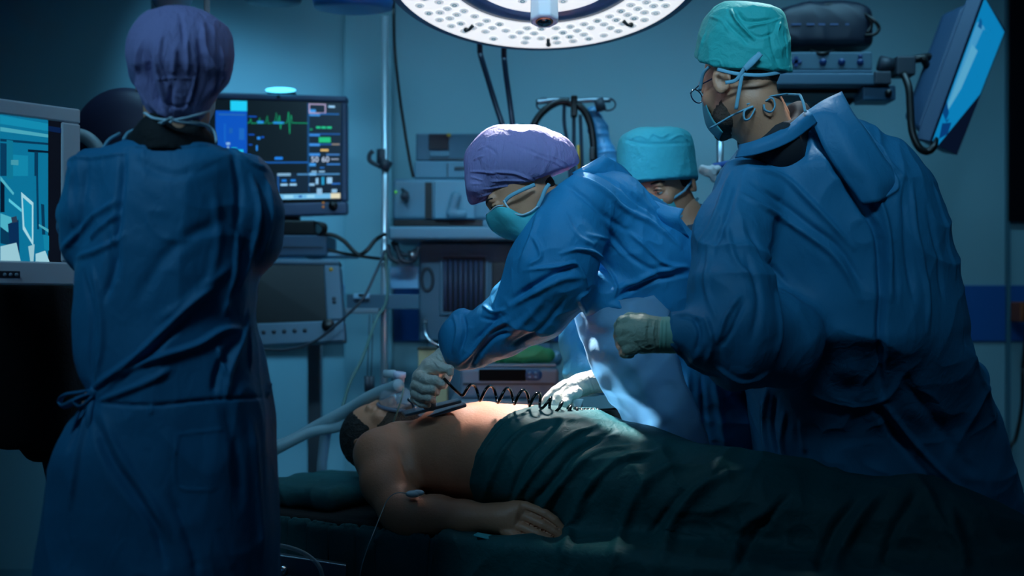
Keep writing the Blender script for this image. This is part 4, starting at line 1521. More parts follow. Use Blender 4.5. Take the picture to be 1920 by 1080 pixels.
# ------------------------------------------------------------------ the patient
PT = thing('person', TB(.3, 0, ZB), 'bare-chested bearded patient lying on the operating table, one arm along the side', 'person')
HC = W(713, 812, 3.80)
S, HT = head_sdf(HC, Vector((.10, -.12, 1)), -AX + Vector((0, 0, .05)), 1.0, neck=TB(.115, 0, .64), nr=.062)
V1, Q1 = S.mesh(.0035)
V1 = relax(V1, Q1, 1, .4)
S = SDF()
S.chain([(TB(.03, 0, .66), .05), (TB(.12, 0, .63), .062)], .04)
S.chain([(TB(.15, -.15, .625), .075), (TB(.15, .15, .625), .075)], .05)
S.chain([(TB(.17, 0, .645), .17), (TB(.24, 0, .655), .205), (TB(.32, 0, .655), .205), (TB(.40, 0, .64), .195), (TB(.47, 0, .62), .185)], .06, n=(0, 0, 1), q=.68)
S.chain([(TB(.20, -.085, .722), .062), (TB(.225, -.075, .724), .062)], .05)
S.chain([(TB(.20, .085, .722), .062), (TB(.225, .075, .724), .062)], .05)
S.ell(TB(.24, -.10, .777), (.011, .011, .008), k=.012)
for sg in (-1, 1):
    S.chain([(TB(.48, .09 * sg, .60), .09), (TB(.68, .09 * sg, .58), .062), (TB(.90, .09 * sg, .545), .038)], .04)
    S.chain([(TB(.90, .09 * sg, .54), .036), (TB(.92, .095 * sg, .605), .028)], .03)
S.px([(742, 828, 3.62, 34), (712, 852, 3.57, 45), (722, 905, 3.50, 43), (752, 958, 3.43, 39), (775, 968, 3.41, 37)], .05)
S.px([(775, 968, 3.41, 37), (820, 968, 3.39, 37), (870, 972, 3.365, 33), (925, 971, 3.33, 25), (955, 972, 3.31, 25)], .03)
S.px([(945, 970, 3.315, 24), (972, 958, 3.30, 20)], .02)
S.px([(945, 978, 3.315, 22), (965, 990, 3.295, 17)], .02)
fr = 9.2
S.px([(965, 952, 3.305, 13), (985, 950, 3.29, 10.5), (1022, 963, 3.27, fr), (1040, 976, 3.262, fr), (1055, 992, 3.258, 7)], .002)
S.px([(965, 970, 3.30, 12), (985, 969, 3.285, 10.5), (1018, 984, 3.262, fr + .3), (1038, 996, 3.255, fr), (1050, 1005, 3.25, 7.4)], .002)
S.px([(960, 986, 3.295, 12), (978, 989, 3.275, 10.5), (1008, 1001, 3.252, fr), (1028, 1011, 3.245, fr - .5), (1040, 1018, 3.24, 7)], .002)
S.px([(948, 996, 3.29, 11), (968, 1006, 3.268, 9.5), (992, 1014, 3.248, 8.3), (1005, 1021, 3.24, 7.6), (1012, 1025, 3.238, 6.5)], .002)
S.px([(950, 975, 3.35, 14), (985, 985, 3.37, 10), (1010, 995, 3.37, 8)], .012)
# far arm beside the body
S.chain([(TB(.155, .19, .625), .062), (TB(.26, .245, .575), .045), (TB(.36, .25, .555), .042), (TB(.48, .25, .545), .03), (TB(.53, .25, .54), .028)], .03)
V2, Q2 = S.mesh(.004)
V2, Q2 = subdivide(V2, Q2)
V2 = folds(V2, Q2, [([(975, 940), (968, 960), (962, 985)], 6, 1.5), ([(985, 956), (1020, 972), (1048, 992)], 2.2, -2.5), ([(980, 977), (1010, 991), (1040, 1006)], 2.2, -2.5), ([(970, 996), (1000, 1008), (1020, 1016)], 2.2, -2.5), ([(745, 835), (760, 880), (790, 920)], 9, -4), ([(800, 925), (785, 935)], 4, -3)], (), 1)
V = np.vstack([V1, V2])
Q = np.vstack([Q1, Q2 + len(V1)])
link_mesh('body', V, Q, SKIN_D, PT, True)
nip = MB().ball(TB(.24, -.10, .7835), .0105, 10, (1, 1, .45)).build('nipple', mat('nipple_skin', (130, 80, 70), .6), PT, smooth=True)
# hair, beard
S = SDF()
r_, f_, u_ = frame(Vector((.10, -.12, 1)), -AX + Vector((0, 0, .05)))
S.ell(HT(0, -.022, .035), (.083, .098, .094), (r_, f_, u_))
S.plane(HT(0, .045, .04), f_ * .9 + u_ * -.25)
S.plane(HT(0, -.03, -.075), -u_)
sculpt('hair', S, .005, HAIR, PT, wr=(((60, 60, 60), 3),))
S = SDF()
S.ell(HT(0, .03, -.05), (.0625, .064, .072), (r_, f_, u_))
S.chain([(HT(-.056, 0, -.03), .016), (HT(-.05, .02, -.08), .019), (HT(0, .078, -.1), .024), (HT(.05, .02, -.08), .019), (HT(.056, 0, -.03), .016)], .02)
S.plane(HT(0, .06, -.035), u_ * .8 + f_ * .6)
S.plane(HT(0, -.02, -.06), u_ * -.1 - f_)
sculpt('beard', S, .004, BEARD, PT, wr=(((90, 90, 90), 3),))
b = MB()
b.ball(W(775, 926, 3.365), .019, 10, (1.1, .9, .5))
b.ball(W(784, 924, 3.363), .014, 10, (1.2, .7, .6))
tag(b.build('cannula_dressing', mat('film_dressing', (205, 220, 228), .25), smooth=True), 'clear taped cannula dressing in the crook of the patient\'s elbow', 'dressing')
b = MB()
b.tube(pline([(768, 926, 3.355), (745, 924, 3.36), (728, 935, 3.38), (716, 960, 3.36), (700, 1000, 3.22), (690, 1025, 3.19), (678, 1062, 3.17), (672, 1100, 3.17)]), .0013, 6)
tag(b.build('drip_line', TUBEM, smooth=True), 'thin clear line running from the patient\'s elbow down over the sheet', 'tube')
# oxygen mask
t = thing('oxygen_mask', HT(0, .12, -.04), 'clear oxygen mask over the patient\'s nose and mouth', 'oxygen mask')
S = SDF()
S.ell(HT(0, .108, -.048), (.042, .046, .056), (r_, f_, u_))
V, Q = S.mesh(.0035)
link_mesh('dome', V, Q, CLEARM, t, True)
b = MB()
q = [HT(.043 * math.cos(a), .088, -.048 + .057 * math.sin(a)) for a in [2 * math.pi * k / 28 for k in range(28)]]
b.tube(q, .0065, 8, closed=True)
b.build('cushion', mat('cushion_smoke', (110, 120, 140), .25, alpha=.7), t, smooth=True)
b = MB()
b.lathe(HT(0, .148, -.05), f_, [(.016, 0), (.016, .03), (.019, .031), (.019, .045), (.014, .046)], 20)
b.build('connector', mat('pale_lilac_plastic', (200, 205, 225), .3), t, smooth=True)
b = MB()
b.tube([HT(0, .17, -.05), HT(0, .185, -.03), HT(.005, .18, .0)], .0125, 12)
b.build('elbow', mat('elbow_plastic', (185, 205, 215), .25, alpha=.8), t, smooth=True)
b = MB()
b.tube(pline([(757, 728, 3.66), (752, 750, 3.65), (745, 772, 3.66), (738, 792, 3.69)]), .0052, 8, flat=.5)
b.build('strap', mat('strap_greenish', (120, 150, 140), .5), t, smooth=True, label='pale green strap')
b = MB()
b.tube(pline([(766, 748, 3.62), (774, 756, 3.61), (777, 768, 3.61), (770, 776, 3.62)]), .006, 8)
b.build('valve_ring', CHROME, t, smooth=True)
# breathing hoses
HOSE = mat('breathing_hose', (165, 195, 205), .35, alpha=.75)


def corrug(pts, r, name, label):
    P = pline(pts, 10)
    L_ = [0]
    for a, c_ in zip(P[:-1], P[1:]):
        L_.append(L_[-1] + (c_ - a).length)
    n_ = int(L_[-1] / .0045)
    xs = np.linspace(0, L_[-1], n_)
    A = np.array([list(p) for p in P])
    pts2 = np.stack([np.interp(xs, L_, A[:, i]) for i in range(3)], -1)
    b = MB()
    b.tube(pts2.tolist(), [r * (1 + .10 * math.sin(x * 700)) for x in xs], 12)
    return tag(b.build(name, HOSE, smooth=True), label, 'hose')


corrug([(748, 722, 3.72), (700, 742, 3.84), (655, 768, 3.95), (600, 796, 4.02), (555, 822, 4.05), (515, 838, 4.05), (470, 850, 4.1)], .019, 'breathing_hose', 'upper pale corrugated breathing hose running left from the oxygen mask')
corrug([(735, 742, 3.80), (690, 765, 3.92), (640, 798, 3.98), (580, 812, 4.0), (520, 842, 4.0), (470, 862, 4.05)], .016, 'breathing_hose', 'lower pale corrugated breathing hose beside the upper one')
corrug([(622, 790, 4.18), (612, 810, 4.24), (606, 850, 4.27), (603, 885, 4.28), (602, 960, 4.28)], .017, 'breathing_hose', 'short pale hose hanging straight down behind the table head')

# drape over the patient
S = SDF()
S.chain([(TB(.2, 0, .63), .215), (TB(.32, 0, .65), .222), (TB(.40, 0, .640), .215), (TB(.50, 0, .605), .20), (TB(.60, 0, .60), .17), (TB(.70, 0, .595), .15), (TB(.80, 0, .57), .14), (TB(.88, 0, .58), .13), (TB(.94, 0, .55), .12), (TB(1.0, 0, .52), .11)], .06, n=(0, 0, 1), q=.69)
S.px([(1690, 985, 3.0, 55), (1702, 955, 2.98, 42)], .05)
addbox(S, .26, 1.14, -.328, .33, .08, ZB + .012, .03, .09)
S.px([(930, 973, 3.325, 30), (975, 972, 3.295, 34), (1025, 990, 3.26, 26), (1050, 1000, 3.25, 16)], .02, 's')
addbox(S, .22, 1.10, -.30, .305, -.2, ZB - .0, .012, .004, 's')
S.plane(W(940, 855, 3.45), (-.8, .6, .243), .01)
DR = [([(1090, 790), (1010, 800), (960, 830), (930, 880), (905, 935)], 9, 9), ([(1120, 800), (1060, 830), (1010, 880), (960, 940)], 7, 10), ([(1150, 810), (1080, 850), (1040, 900), (1000, 940)], 8, -9),
      ([(1060, 790), (1020, 830), (985, 870), (960, 930)], 6, -7), ([(1190, 835), (1120, 850), (1060, 900), (1010, 960)], 9, 10), ([(1250, 850), (1180, 860), (1110, 910), (1075, 980), (1050, 1060)], 14, 12),
      ([(1220, 860), (1150, 880), (1090, 950)], 9, -9), ([(1300, 870), (1230, 890), (1180, 950), (1150, 1060)], 14, 10), ([(1400, 890), (1330, 900), (1270, 960), (1240, 1060)], 16, 13), ([(1370, 880), (1290, 920), (1215, 1010)], 10, -10),
      ([(1450, 960), (1400, 980), (1370, 1060)], 14, 9), ([(1480, 930), (1420, 1000), (1380, 1075)], 9, -8), ([(1650, 925), (1600, 990), (1560, 1070)], 13, 12), ([(1610, 930), (1560, 1000), (1530, 1075)], 12, -10),
      ([(1720, 920), (1680, 990), (1650, 1075)], 12, -9), ([(1780, 950), (1800, 1020), (1810, 1075)], 14, 9), ([(1003, 775), (960, 790), (920, 830), (890, 885), (868, 932)], 3.5, 5)]
t = sculpt('surgical_drape', S, .0085, DRAPE, None, DR, (((5, 5, 5), 12), ((13, 13, 13), 5)), seed=3)
tag(t, 'teal green drape covering the patient from the belly down', 'drape')
b = MB()
b.slab([W(888, 1002, 3.24), W(932, 1013, 3.235), W(925, 1003, 3.27), W(895, 998, 3.28)], (0, 0, -.004))
tag(b.build('drape_corner', MASK, bevel=.001), 'small bright turquoise cloth corner under the patient\'s wrist', 'cloth')
b = MB()
b.tube(pline([(500, 1020, 3.35), (540, 1026, 3.34), (575, 1040, 3.33), (600, 1065, 3.32), (606, 1100, 3.32)]), .006, 8)
tag(b.build('table_tube', TUBEM, smooth=True), 'pale tube curving along the table side at the bottom left', 'tube')
t = thing('side_clamp', W(560, 1060, 3.4), 'dark metal clamp on the table side rail at the bottom left', 'clamp')
MB().slab([W(510, 1038, 3.42), W(510, 1075, 3.42), W(650, 1095, 3.38), W(650, 1060, 3.38)], (0, .03, 0)).build('bar', STEEL, t, .004)
MB().cyl(W(530, 1072, 3.38), W(530, 1072, 3.44), .014).build('screw', CHROME, t, smooth=True)

# defibrillator paddles, coiled cord
t = thing('defibrillator_paddle', W(808, 760, 3.52), 'paddle held upright on the patient\'s upper chest by the left gloved hand', 'paddle')
b = MB()
for dx, dy, L0 in ((0, 0, 1.0), (30, 7, .7)):
    q = [W(752 + dx, 770 + dy, 3.62), W(858 + dx * .4, 746 + dy, 3.50), W(866 + dx * .3, 750 + dy, 3.46), W(760 + dx, 777 + dy, 3.56)]
    b.slab(q, (0, 0, -.009))
b.build('plate', STEEL, t, .003)
b = MB()
b.tube([W(806, 764, 3.52), W(808, 738, 3.50), W(812, 712, 3.48), (W(816, 690, 3.47))], [.019, .0135, .0135, .015], 14)
b.build('grip', mat('grip_blue_grey', (90, 120, 145), .4), t, smooth=True)
b = MB()
pts = [(832, 709, 3.46, 0), (850, 728, 3.46, 0), (868, 742, 3.46, 0)]
A = [np.array(list(W(*p[:3]))) for p in pts]
ctr = crom([(866, 733, 3.47), (905, 737, 3.46), (940, 741, 3.45), (980, 745, 3.44), (1015, 752, 3.43), (1050, 766, 3.44), (1085, 780, 3.46), (1118, 782, 3.48)], 60)
ctr = np.array([list(W(*p)) for p in ctr])
L_ = np.concatenate([[0], np.cumsum(np.linalg.norm(np.diff(ctr, axis=0), axis=1))])
N_ = 1100
xs = np.linspace(0, L_[-1], N_)
C_ = np.stack([np.interp(xs, L_, ctr[:, i]) for i in range(3)], -1)
tn = np.gradient(C_, axis=0)
tn /= np.linalg.norm(tn, axis=1)[:, None]
up_ = np.array([0, 0, 1.0])
sd = np.cross(tn, up_)
sd /= np.linalg.norm(sd, axis=1)[:, None]
u2 = np.cross(sd, tn)
s_ = xs / L_[-1]
turns = np.interp(s_, [0, .12, .3, .5, .7, .8, .9, 1.0], [0, .9, 2.3, 4.1, 6.4, 7.9, 10.2, 13.5])
ph = 2 * math.pi * turns - math.pi / 2
rr = np.interp(s_, [0, .06, .2, .6, .8, 1], [.012, .020, .0215, .019, .019, .022])
H_ = C_ + (u2 * np.sin(ph)[:, None] + sd * np.cos(ph)[:, None]) * rr[:, None]
allp = [Vector(a) for a in A[:2]] + [Vector(h) for h in H_]
b.tube(allp, .0041, 8)
tag(b.build('coiled_cord', mat('glossy_black', (8, 8, 10), .12), smooth=True), 'glossy black coiled cord stretched over the patient\'s chest between the two gloved hands', 'cord')
t = thing('defibrillator_unit', W(1150, 790, 3.62), 'black device half hidden behind the drape next to the coiled cord', 'device')
MB().hexa([W(1098, 806, 3.62), W(1180, 812, 3.62), W(1180, 812, 3.74), W(1098, 806, 3.74), W(1102, 768, 3.62), W(1160, 764, 3.62), W(1160, 764, 3.74), W(1102, 768, 3.74)]).build('body', BLK, t, .008)
MB().pbox(1148, 802, 1230, 836, 3.70, .12).build('tray', mat('tray_grey', (105, 120, 135), .5), t, .004)
t = thing('gauze_pad', W(1085, 765, 3.55), 'folded white gauze pad beside the right gloved hand\'s thumb', 'gauze')
MB().hexa([W(1068, 770, 3.54), W(1086, 771, 3.54), W(1086, 771, 3.6), W(1068, 770, 3.6), W(1068, 747, 3.54), W(1095, 748, 3.54), W(1095, 748, 3.6), W(1068, 747, 3.6)]).build('folded_gauze', PAPER, t, .004)


def figure_body(name_parent, headV, headQ, chains, m=SKIN):
    S = SDF()
    for c_ in chains:
        S.chain([(W(p[0], p[1], p[2]), p[3] * p[2] / FPX) if len(p) == 4 else (Vector(p[0]), p[1]) for p in c_], .03)
    V2, Q2 = S.mesh(.012)
    V = np.vstack([headV, V2])
    Q = np.vstack([headQ, Q2 + len(headV)])
    return link_mesh('body', V, Q, m, name_parent, True)


def legs(x, y, hz, dx, dy, r=.075):
    """hip centre to the floor: two leg chains and feet"""
    out = []
    for s_ in (-1, 1):
        hx, hy = x + s_ * dx, y + s_ * dy
        out.append([((hx, hy, hz), r * 1.15), ((hx, hy, hz * .52), r * .72), ((hx, hy, .09), r * .5)])
    return out


def shoes(x, y, dx, dy, fx, fy, parent, m=WHITEP):
    for s_ in (-1, 1):
        hx, hy = x + s_ * dx, y + s_ * dy
        S = SDF()
        S.chain([((hx - fx * .05, hy - fy * .05, .045), .042), ((hx + fx * .06, hy + fy * .06, .04), .045), ((hx + fx * .15, hy + fy * .15, .032), .038)], .02)
        S.plane((hx, hy, .002), (0, 0, -1))
        sculpt('clog', S, .01, m, parent, sub=False)


# ------------------------------------------------------------------ person with back to us, lilac cap
dA = 2.79
PA = thing('person', (W(310, 0, dA).x, dA, 0), 'person seen from behind in blue gown and lilac bouffant cap, standing at the left', 'person')
fA = Vector((.35, .92, -.12))
S, HT = head_sdf(W(333, 142, dA + .03), fA, (0, 0, 1), 1.0, neck=W(325, 270, dA - .02))
Vh, Qh = S.mesh(.005)
xA = W(310, 0, dA).x
figure_body(PA, Vh, Qh, [[(325, 215, dA - .02, 45), (322, 280, dA - .01, 55)], [(200, 320, dA, 45), (440, 330, dA, 45)],
                         [(315, 340, dA, 95), (315, 480, dA, 95), (320, 620, dA, 90), (325, 760, dA, 110)],
                         [(185, 330, dA, 38), (165, 450, dA + .02, 34), (220, 470, dA + .25, 30), (270, 440, dA + .30, 24)], [(455, 335, dA, 38), (480, 440, dA + .02, 34), (420, 470, dA + .25, 30), (350, 440, dA + .3, 24)]]
            + legs(xA, dA + .02, .86, .10, 0))
shoes(xA, dA + .02, .10, 0, 0, 1, PA)
# cap
S = SDF()
S.px([(335, 112, dA, 87), (333, 160, dA, 66)], .05)
S.px([(312, 78, dA, 57), (366, 84, dA, 60)], .05)
S.px([(268, 90, dA + .02, 22), (270, 140, dA + .02, 26)], .04)
S.px([(404, 78, dA + .02, 24), (400, 140, dA + .02, 28)], .03)
S.px([(334, 130, dA - .035, 78), (332, 172, dA - .035, 58), (330, 196, dA - .035, 40)], .04)
CA = [([(268, 70), (262, 130), (285, 190), (315, 222)], 5, 5), ([(275, 90), (280, 150), (300, 200)], 7, -6), ([(380, 40), (384, 90), (400, 140), (380, 190)], 5, 4), ([(375, 70), (380, 130), (360, 190)], 8, -4), ([(292, 80), (296, 130), (310, 190)], 4, 4),
      ([(328, 90), (326, 140)], 4, 4), ([(290, 150), (330, 146), (385, 148)], 2.5, .8), ([(305, 60), (300, 110), (312, 150)], 3, 3), ([(350, 70), (352, 140)], 4, 2.5), ([(368, 120), (360, 170), (345, 210)], 3, 3), ([(322, 160), (318, 205)], 4, -3),
      ([(255, 110), (262, 165), (285, 205)], 4, 3), ([(340, 30), (345, 80)], 4, -2), ([(300, 190), (330, 200), (370, 190)], 3, -2), ([(415, 90), (414, 140), (395, 185)], 4, 3)]
S.plane(W(335, 231, dA - .1), (-.05, -.45, -1), .008)
CA = [(a, b_ * 1.25, c_ * 1.9) for a, b_, c_ in CA]
sculpt('cap', S, .005, CAP_LILAC, PA, CA, (((30, 30, 12), 3.0), ((70, 70, 20), 1.0)), seed=11)
# black shirt collar
S = SDF()
S.px([(320, 272, dA - .03, 68), (322, 310, dA - .03, 80)], .03)
S.px([(292, 256, dA - .05, 27), (262, 272, dA - .03, 22)], .03)
S.px([(360, 258, dA - .03, 25), (388, 272, dA - .02, 18)], .03)
S.px([(340, 214, dA - .09, 32)], .03, 's')
S.plane(W(320, 280, dA - .1), (0, 0, -1))
sculpt('undershirt', S, .007, BLACK, PA, sub=False, label='black undershirt')
# mask and ties
patch('face_mask', [[(352, 190, dA + .06), (385, 178, dA + .09), (404, 188, dA + .14)], [(350, 212, dA + .03), (382, 208, dA + .07), (401, 210, dA + .13)], [(355, 228, dA + .02), (380, 230, dA + .05), (392, 228, dA + .11)]], MASKW, PA)
for pts in ([(272, 212, dA - .05), (290, 222, dA - .09), (320, 225, dA - .105), (345, 222, dA - .10), (372, 215, dA - .07), (392, 208, dA)], [(275, 222, dA - .04), (300, 230, dA - .09), (318, 226, dA - .11), (335, 229, dA - .105), (365, 232, dA - .08), (386, 236, dA - .03)],
            [(305, 232, dA - .10), (312, 226, dA - .12), (322, 222, dA - .12), (318, 230, dA - .12)], [(355, 228, dA - .09), (385, 234, dA - .06), (402, 248, dA - .05), (406, 268, dA - .07)]):
    b = MB()
    b.tube(pline(pts), .0052, 8, flat=.55)
    b.build('mask_tie', MASKW, PA, smooth=True, label='whitish mask tie')
b = MB()
b.tube(pline([(232, 262, dA - .05), (240, 250, dA - .03), (255, 243, dA - .02), (268, 240, dA - .02)]), .004, 8)
b.tube(pline([(190, 282, dA - .03), (205, 262, dA - .02), (225, 250, dA - .0)]), .0035, 8)
b.build('neck_tie', TIE, PA, smooth=True)
# gown
S = SDF()
S.loft([(270, 238, 405, .085, dA), (285, 205, 440, .10, dA), (310, 185, 470, .115, dA), (360, 190, 470, .13, dA), (430, 178, 475, .14, dA), (500, 155, 482, .145, dA), (560, 150, 480, .145, dA), (600, 146, 478, .145, dA), (650, 148, 488, .15, dA),
        (700, 160, 495, .155, dA), (735, 176, 502, .16, dA), (765, 160, 507, .165, dA), (800, 134, 510, .17, dA), (850, 108, 512, .18, dA), (920, 100, 514, .185, dA), (990, 86, 516, .19, dA), (1080, 72, 518, .20, dA), (1280, 60, 525, .21, dA)], dA, k=.03, e=2.3)
S.px([(180, 335, dA + .0, 52), (172, 400, dA, 52), (166, 455, dA + .02, 42)], .045)
S.px([(145, 400, dA + .06, 40), (132, 425, dA + .1, 28)], .03)
S.px([(166, 455, dA + .03, 42), (230, 480, dA + .26, 40)], .04)
S.px([(462, 345, dA, 46), (474, 400, dA, 50), (478, 450, dA + .02, 45)], .045)
S.px([(478, 455, dA + .03, 44), (420, 480, dA + .26, 40)], .04)
S.px([(335, 225, dA - .0, 45), (330, 240, dA, 50)], .008, 's')
FA = [([(178, 728), (249, 676), (311, 618), (363, 567), (400, 540)], 7, 11), ([(187, 743), (249, 690), (311, 668), (373, 647), (415, 621), (448, 616)], 7, 11), ([(192, 753), (233, 735), (290, 712), (320, 692)], 7, 7),
      ([(190, 738), (250, 690), (300, 645), (350, 600)], 8, -7), ([(469, 580), (456, 629), (430, 696), (423, 748)], 6, 9), ([(408, 650), (423, 706)], 5, 6), ([(469, 600), (470, 691)], 4, 6), ([(482, 598), (498, 675), (503, 743)], 5, 6),
      ([(440, 640), (410, 690), (400, 740)], 8, -7), ([(192, 757), (290, 760), (384, 750), (503, 745)], 3.5, -6), ([(181, 790), (207, 862), (249, 924), (290, 986), (310, 1060)], 9, -9), ([(321, 930), (345, 985), (363, 1038), (370, 1075)], 9, -6),
      ([(195, 780), (230, 860), (285, 940), (320, 1010)], 9, 7), ([(170, 770), (150, 850), (135, 950)], 7, 7), ([(160, 770), (130, 850)], 5, -5), ([(232, 285), (226, 363), (220, 441), (218, 520)], 8, -9), ([(223, 399), (187, 436), (176, 451)], 6, 7),
      ([(121, 467), (171, 415), (222, 375)], 8, 7), ([(150, 484), (190, 468), (230, 441)], 7, 6), ([(140, 310), (132, 370), (140, 430)], 7, 4), ([(165, 300), (160, 380), (150, 450)], 8, -4), ([(205, 440), (212, 500), (200, 560)], 8, -7), ([(160, 510), (175, 590), (172, 680), (180, 720)], 7, -6),
      ([(175, 500), (190, 560), (195, 640), (185, 710)], 6, 5), ([(420, 275), (467, 305), (512, 325)], 5, 7), ([(436, 290), (448, 350), (446, 430)], 8, -6), ([(472, 332), (487, 394), (472, 467), (450, 539)], 6, 8), ([(500, 340), (510, 400), (495, 470)], 6, 6),
      ([(445, 440), (438, 520), (420, 590)], 6, 6), ([(488, 350), (500, 410), (485, 480)], 6, -6), ([(460, 450), (450, 510), (425, 570)], 6, -6), ([(240, 273), (311, 278), (400, 272)], 3, 4), ([(332, 815), (332, 909), (400, 919)], 2.5, 2.5), ([(332, 815), (420, 805)], 2.5, 2),
      ([(300, 600), (360, 560), (430, 500)], 12, 5), ([(260, 560), (320, 470), (420, 410)], 16, -5), ([(250, 300), (330, 330), (420, 300)], 12, -3), ([(420, 760), (440, 840), (450, 940)], 14, -5), ([(470, 790), (480, 900), (490, 1060)], 12, 5),
      ([(400, 350), (410, 450), (390, 540)], 10, 3), ([(284, 758), (284, 778)], 4, 4), ([(130, 320), (140, 300), (190, 295), (235, 285)], 5, 5)]
sculpt('gown', S, .0075, GOWN_M, PA, FA, (((6, 6, 3), 9), ((16, 16, 6), 3.5)), seed=21)
# waist tie bow and dangling ties
b = MB()
yt = dA - .06
for pts in ([(180, 730, yt - .03), (150, 735, yt - .06), (122, 740, yt - .03), (112, 752, yt - .0), (118, 762, yt - .02), (140, 752, yt - .05), (176, 738, yt - .05)], [(176, 736, yt - .05), (150, 770, yt - .06), (128, 830, yt - .05), (112, 890, yt - .04), (100, 930, yt - .03), (84, 970, yt), (80, 1010, yt)],
            [(176, 736, yt - .05), (166, 780, yt - .08), (168, 820, yt - .08)], [(176, 736, yt - .05), (150, 744, yt - .07), (138, 752, yt - .07), (150, 762, yt - .07), (176, 742, yt - .06)]):
    b.tube(pline(pts), .0075, 8, flat=.45)
b.ball(W(177, 736, yt - .055), .014, 10)
b.build('waist_tie', GOWN_M, PA, smooth=True)

# ------------------------------------------------------------------ leaning person in the middle
dB = 3.45
PB = thing('person', (W(1320, 0, 3.72).x, 3.72, 0), 'person in lilac cap and turquoise mask leaning over the patient with stretched arm', 'person')
fB, uB = Vector((-.76, -.06, -.65)), Vector((-.65, 0, .76))
HCB = W(974, 352, dB)
S, HT = head_sdf(HCB, fB, uB, 1.02, ears=False, neck=W(1070, 390, 3.48), nr=.046)
Vh, Qh = S.mesh(.003)
xB, yB = W(1320, 0, 3.86).x, 3.90
figure_body(PB, Vh, Qh, [[(1065, 390, 3.48, 28), (1120, 410, 3.54, 35)], [(1110, 410, 3.47, 30), (1130, 420, 3.66, 30)], [(1140, 430, 3.56, 45), (1210, 510, 3.64, 60), (1290, 620, 3.76, 70), (1325, 720, 3.86, 75)],
                         [(1095, 420, 3.43, 28), (1015, 555, 3.43, 26), (930, 605, 3.46, 25), (845, 655, 3.5, 17)], [(1125, 430, 3.70, 26), (1108, 600, 3.76, 22), (1115, 690, 3.73, 18), (1140, 712, 3.65, 16)]]
            + legs(xB, yB, .85, .08, .05))
shoes(xB, yB, .08, .05, -.8, -.2, PB)
eyes(HT, 1.02, PB)
b = MB()
b.tube([HT(-.05, .078, .022), HT(-.035, .090, .027), HT(-.018, .094, .024)], [.002, .0035, .002], 6)
b.build('eyebrow', HAIR, PB, smooth=True)
b = MB()
b.tube([HT(-.048, .082, .003), HT(-.032, .0945, .006), HT(-.018, .090, .002)], [.001, .0022, .001], 6)
b.build('eyelash', HAIR, PB, smooth=True)
S = SDF()
S.px([(1012, 352, dB + .0, 30), (985, 345, dB, 26), (960, 350, dB - .0, 22)], .02)
S.plane(W(930, 366, dB), (-.94, 0, .1))
S.plane(W(1000, 362, dB), (.25, 0, -1))
sculpt('hair', S, .006, HAIR, PB, sub=False)
# cap
S = SDF()
S.px([(946, 303, dB, 69), (1000, 303, dB, 62), (1030, 305, dB, 50)], .05)
S.px([(915, 325, dB, 40), (900, 355, dB, 24), (896, 372, dB, 18)], .035)
S.px([(905, 300, dB, 28), (893, 350, dB - .04, 16)], .03)
S.px([(1060, 300, dB, 20), (1050, 280, dB, 18)], .03)
S.plane(W(945, 362, dB), (.36, .0, -.93), .006)
CB = [([(905, 272), (930, 290), (918, 330)], 3, -2), ([(882, 322), (905, 322), (930, 325)], 2.2, 4), ([(884, 332), (905, 338)], 2, 3), ([(888, 300), (908, 292)], 2.2, 3), ([(896, 282), (912, 274)], 2, 3), ([(882, 345), (900, 345)], 2, 2.5),
      ([(925, 322), (965, 325), (1005, 338), (1035, 332)], 3, 4), ([(920, 340), (960, 338), (1000, 340)], 2.5, 2.5), ([(900, 355), (940, 350), (990, 345)], 2.5, 2.5), ([(1000, 290), (1040, 305), (1065, 318)], 3, 3), ([(960, 270), (1010, 290), (1050, 312)], 4, -2),
      ([(1030, 290), (1060, 305), (1072, 318)], 2, 2.5), ([(890, 372), (920, 362), (960, 352)], 3, 2)]
sculpt('cap', S, .0045, CAP_LILAC, PB, CB, (((26, 26, 26), 2.4), ((90, 90, 30), 1.0)), seed=12)
# mask
mk = [[(912, 404, dB - .01), (930, 389, dB - .070), (955, 390, dB - .092), (982, 402, dB - .088), (1008, 388, dB - .082)],
      [(914, 416, dB - .005), (935, 404, dB - .074), (956, 404, dB - .096), (984, 415, dB - .088), (1006, 398, dB - .082)],
      [(922, 430, dB + .0), (946, 422, dB - .070), (968, 425, dB - .088), (988, 430, dB - .080), (1003, 412, dB - .076)],
      [(944, 446, dB + .0), (962, 443, dB - .055), (978, 443, dB - .072), (990, 440, dB - .068), (1001, 426, dB - .068)],
      [(966, 452, dB + .01), (975, 455, dB - .03), (984, 452, dB - .05), (992, 446, dB - .055), (999, 436, dB - .06)]]
patch('face_mask', mk, MASK, PB, .002, wr=.006, seed=3)
ed = MB()
ed.tube(pline([(912, 403, dB - .012), (930, 388, dB - .072), (943, 385, dB - .087)]), .0022, 8)
ed.tube(pline([(945, 376, dB - .085), (951, 387, dB - .09), (963, 399, dB - .094), (978, 403, dB - .094), (995, 397, dB - .092), (1008, 387, dB - .088)]), .0026, 8)
ed.build('mask_edge', MASKW, PB, smooth=True, label='white mask edge')
for pts in ([(945, 380, dB - .082), (955, 369, dB - .09), (975, 358, dB - .094), (1003, 346, dB - .092)], [(1008, 388, dB - .085), (1016, 372, dB - .086), (1022, 356, dB - .086), (1030, 345, dB - .08)]):
    b = MB()
    b.tube(pline(pts), .0052, 8, flat=.5, flatdir=(0, 1, 0))
    b.build('mask_strap', TIE, PB, smooth=True)
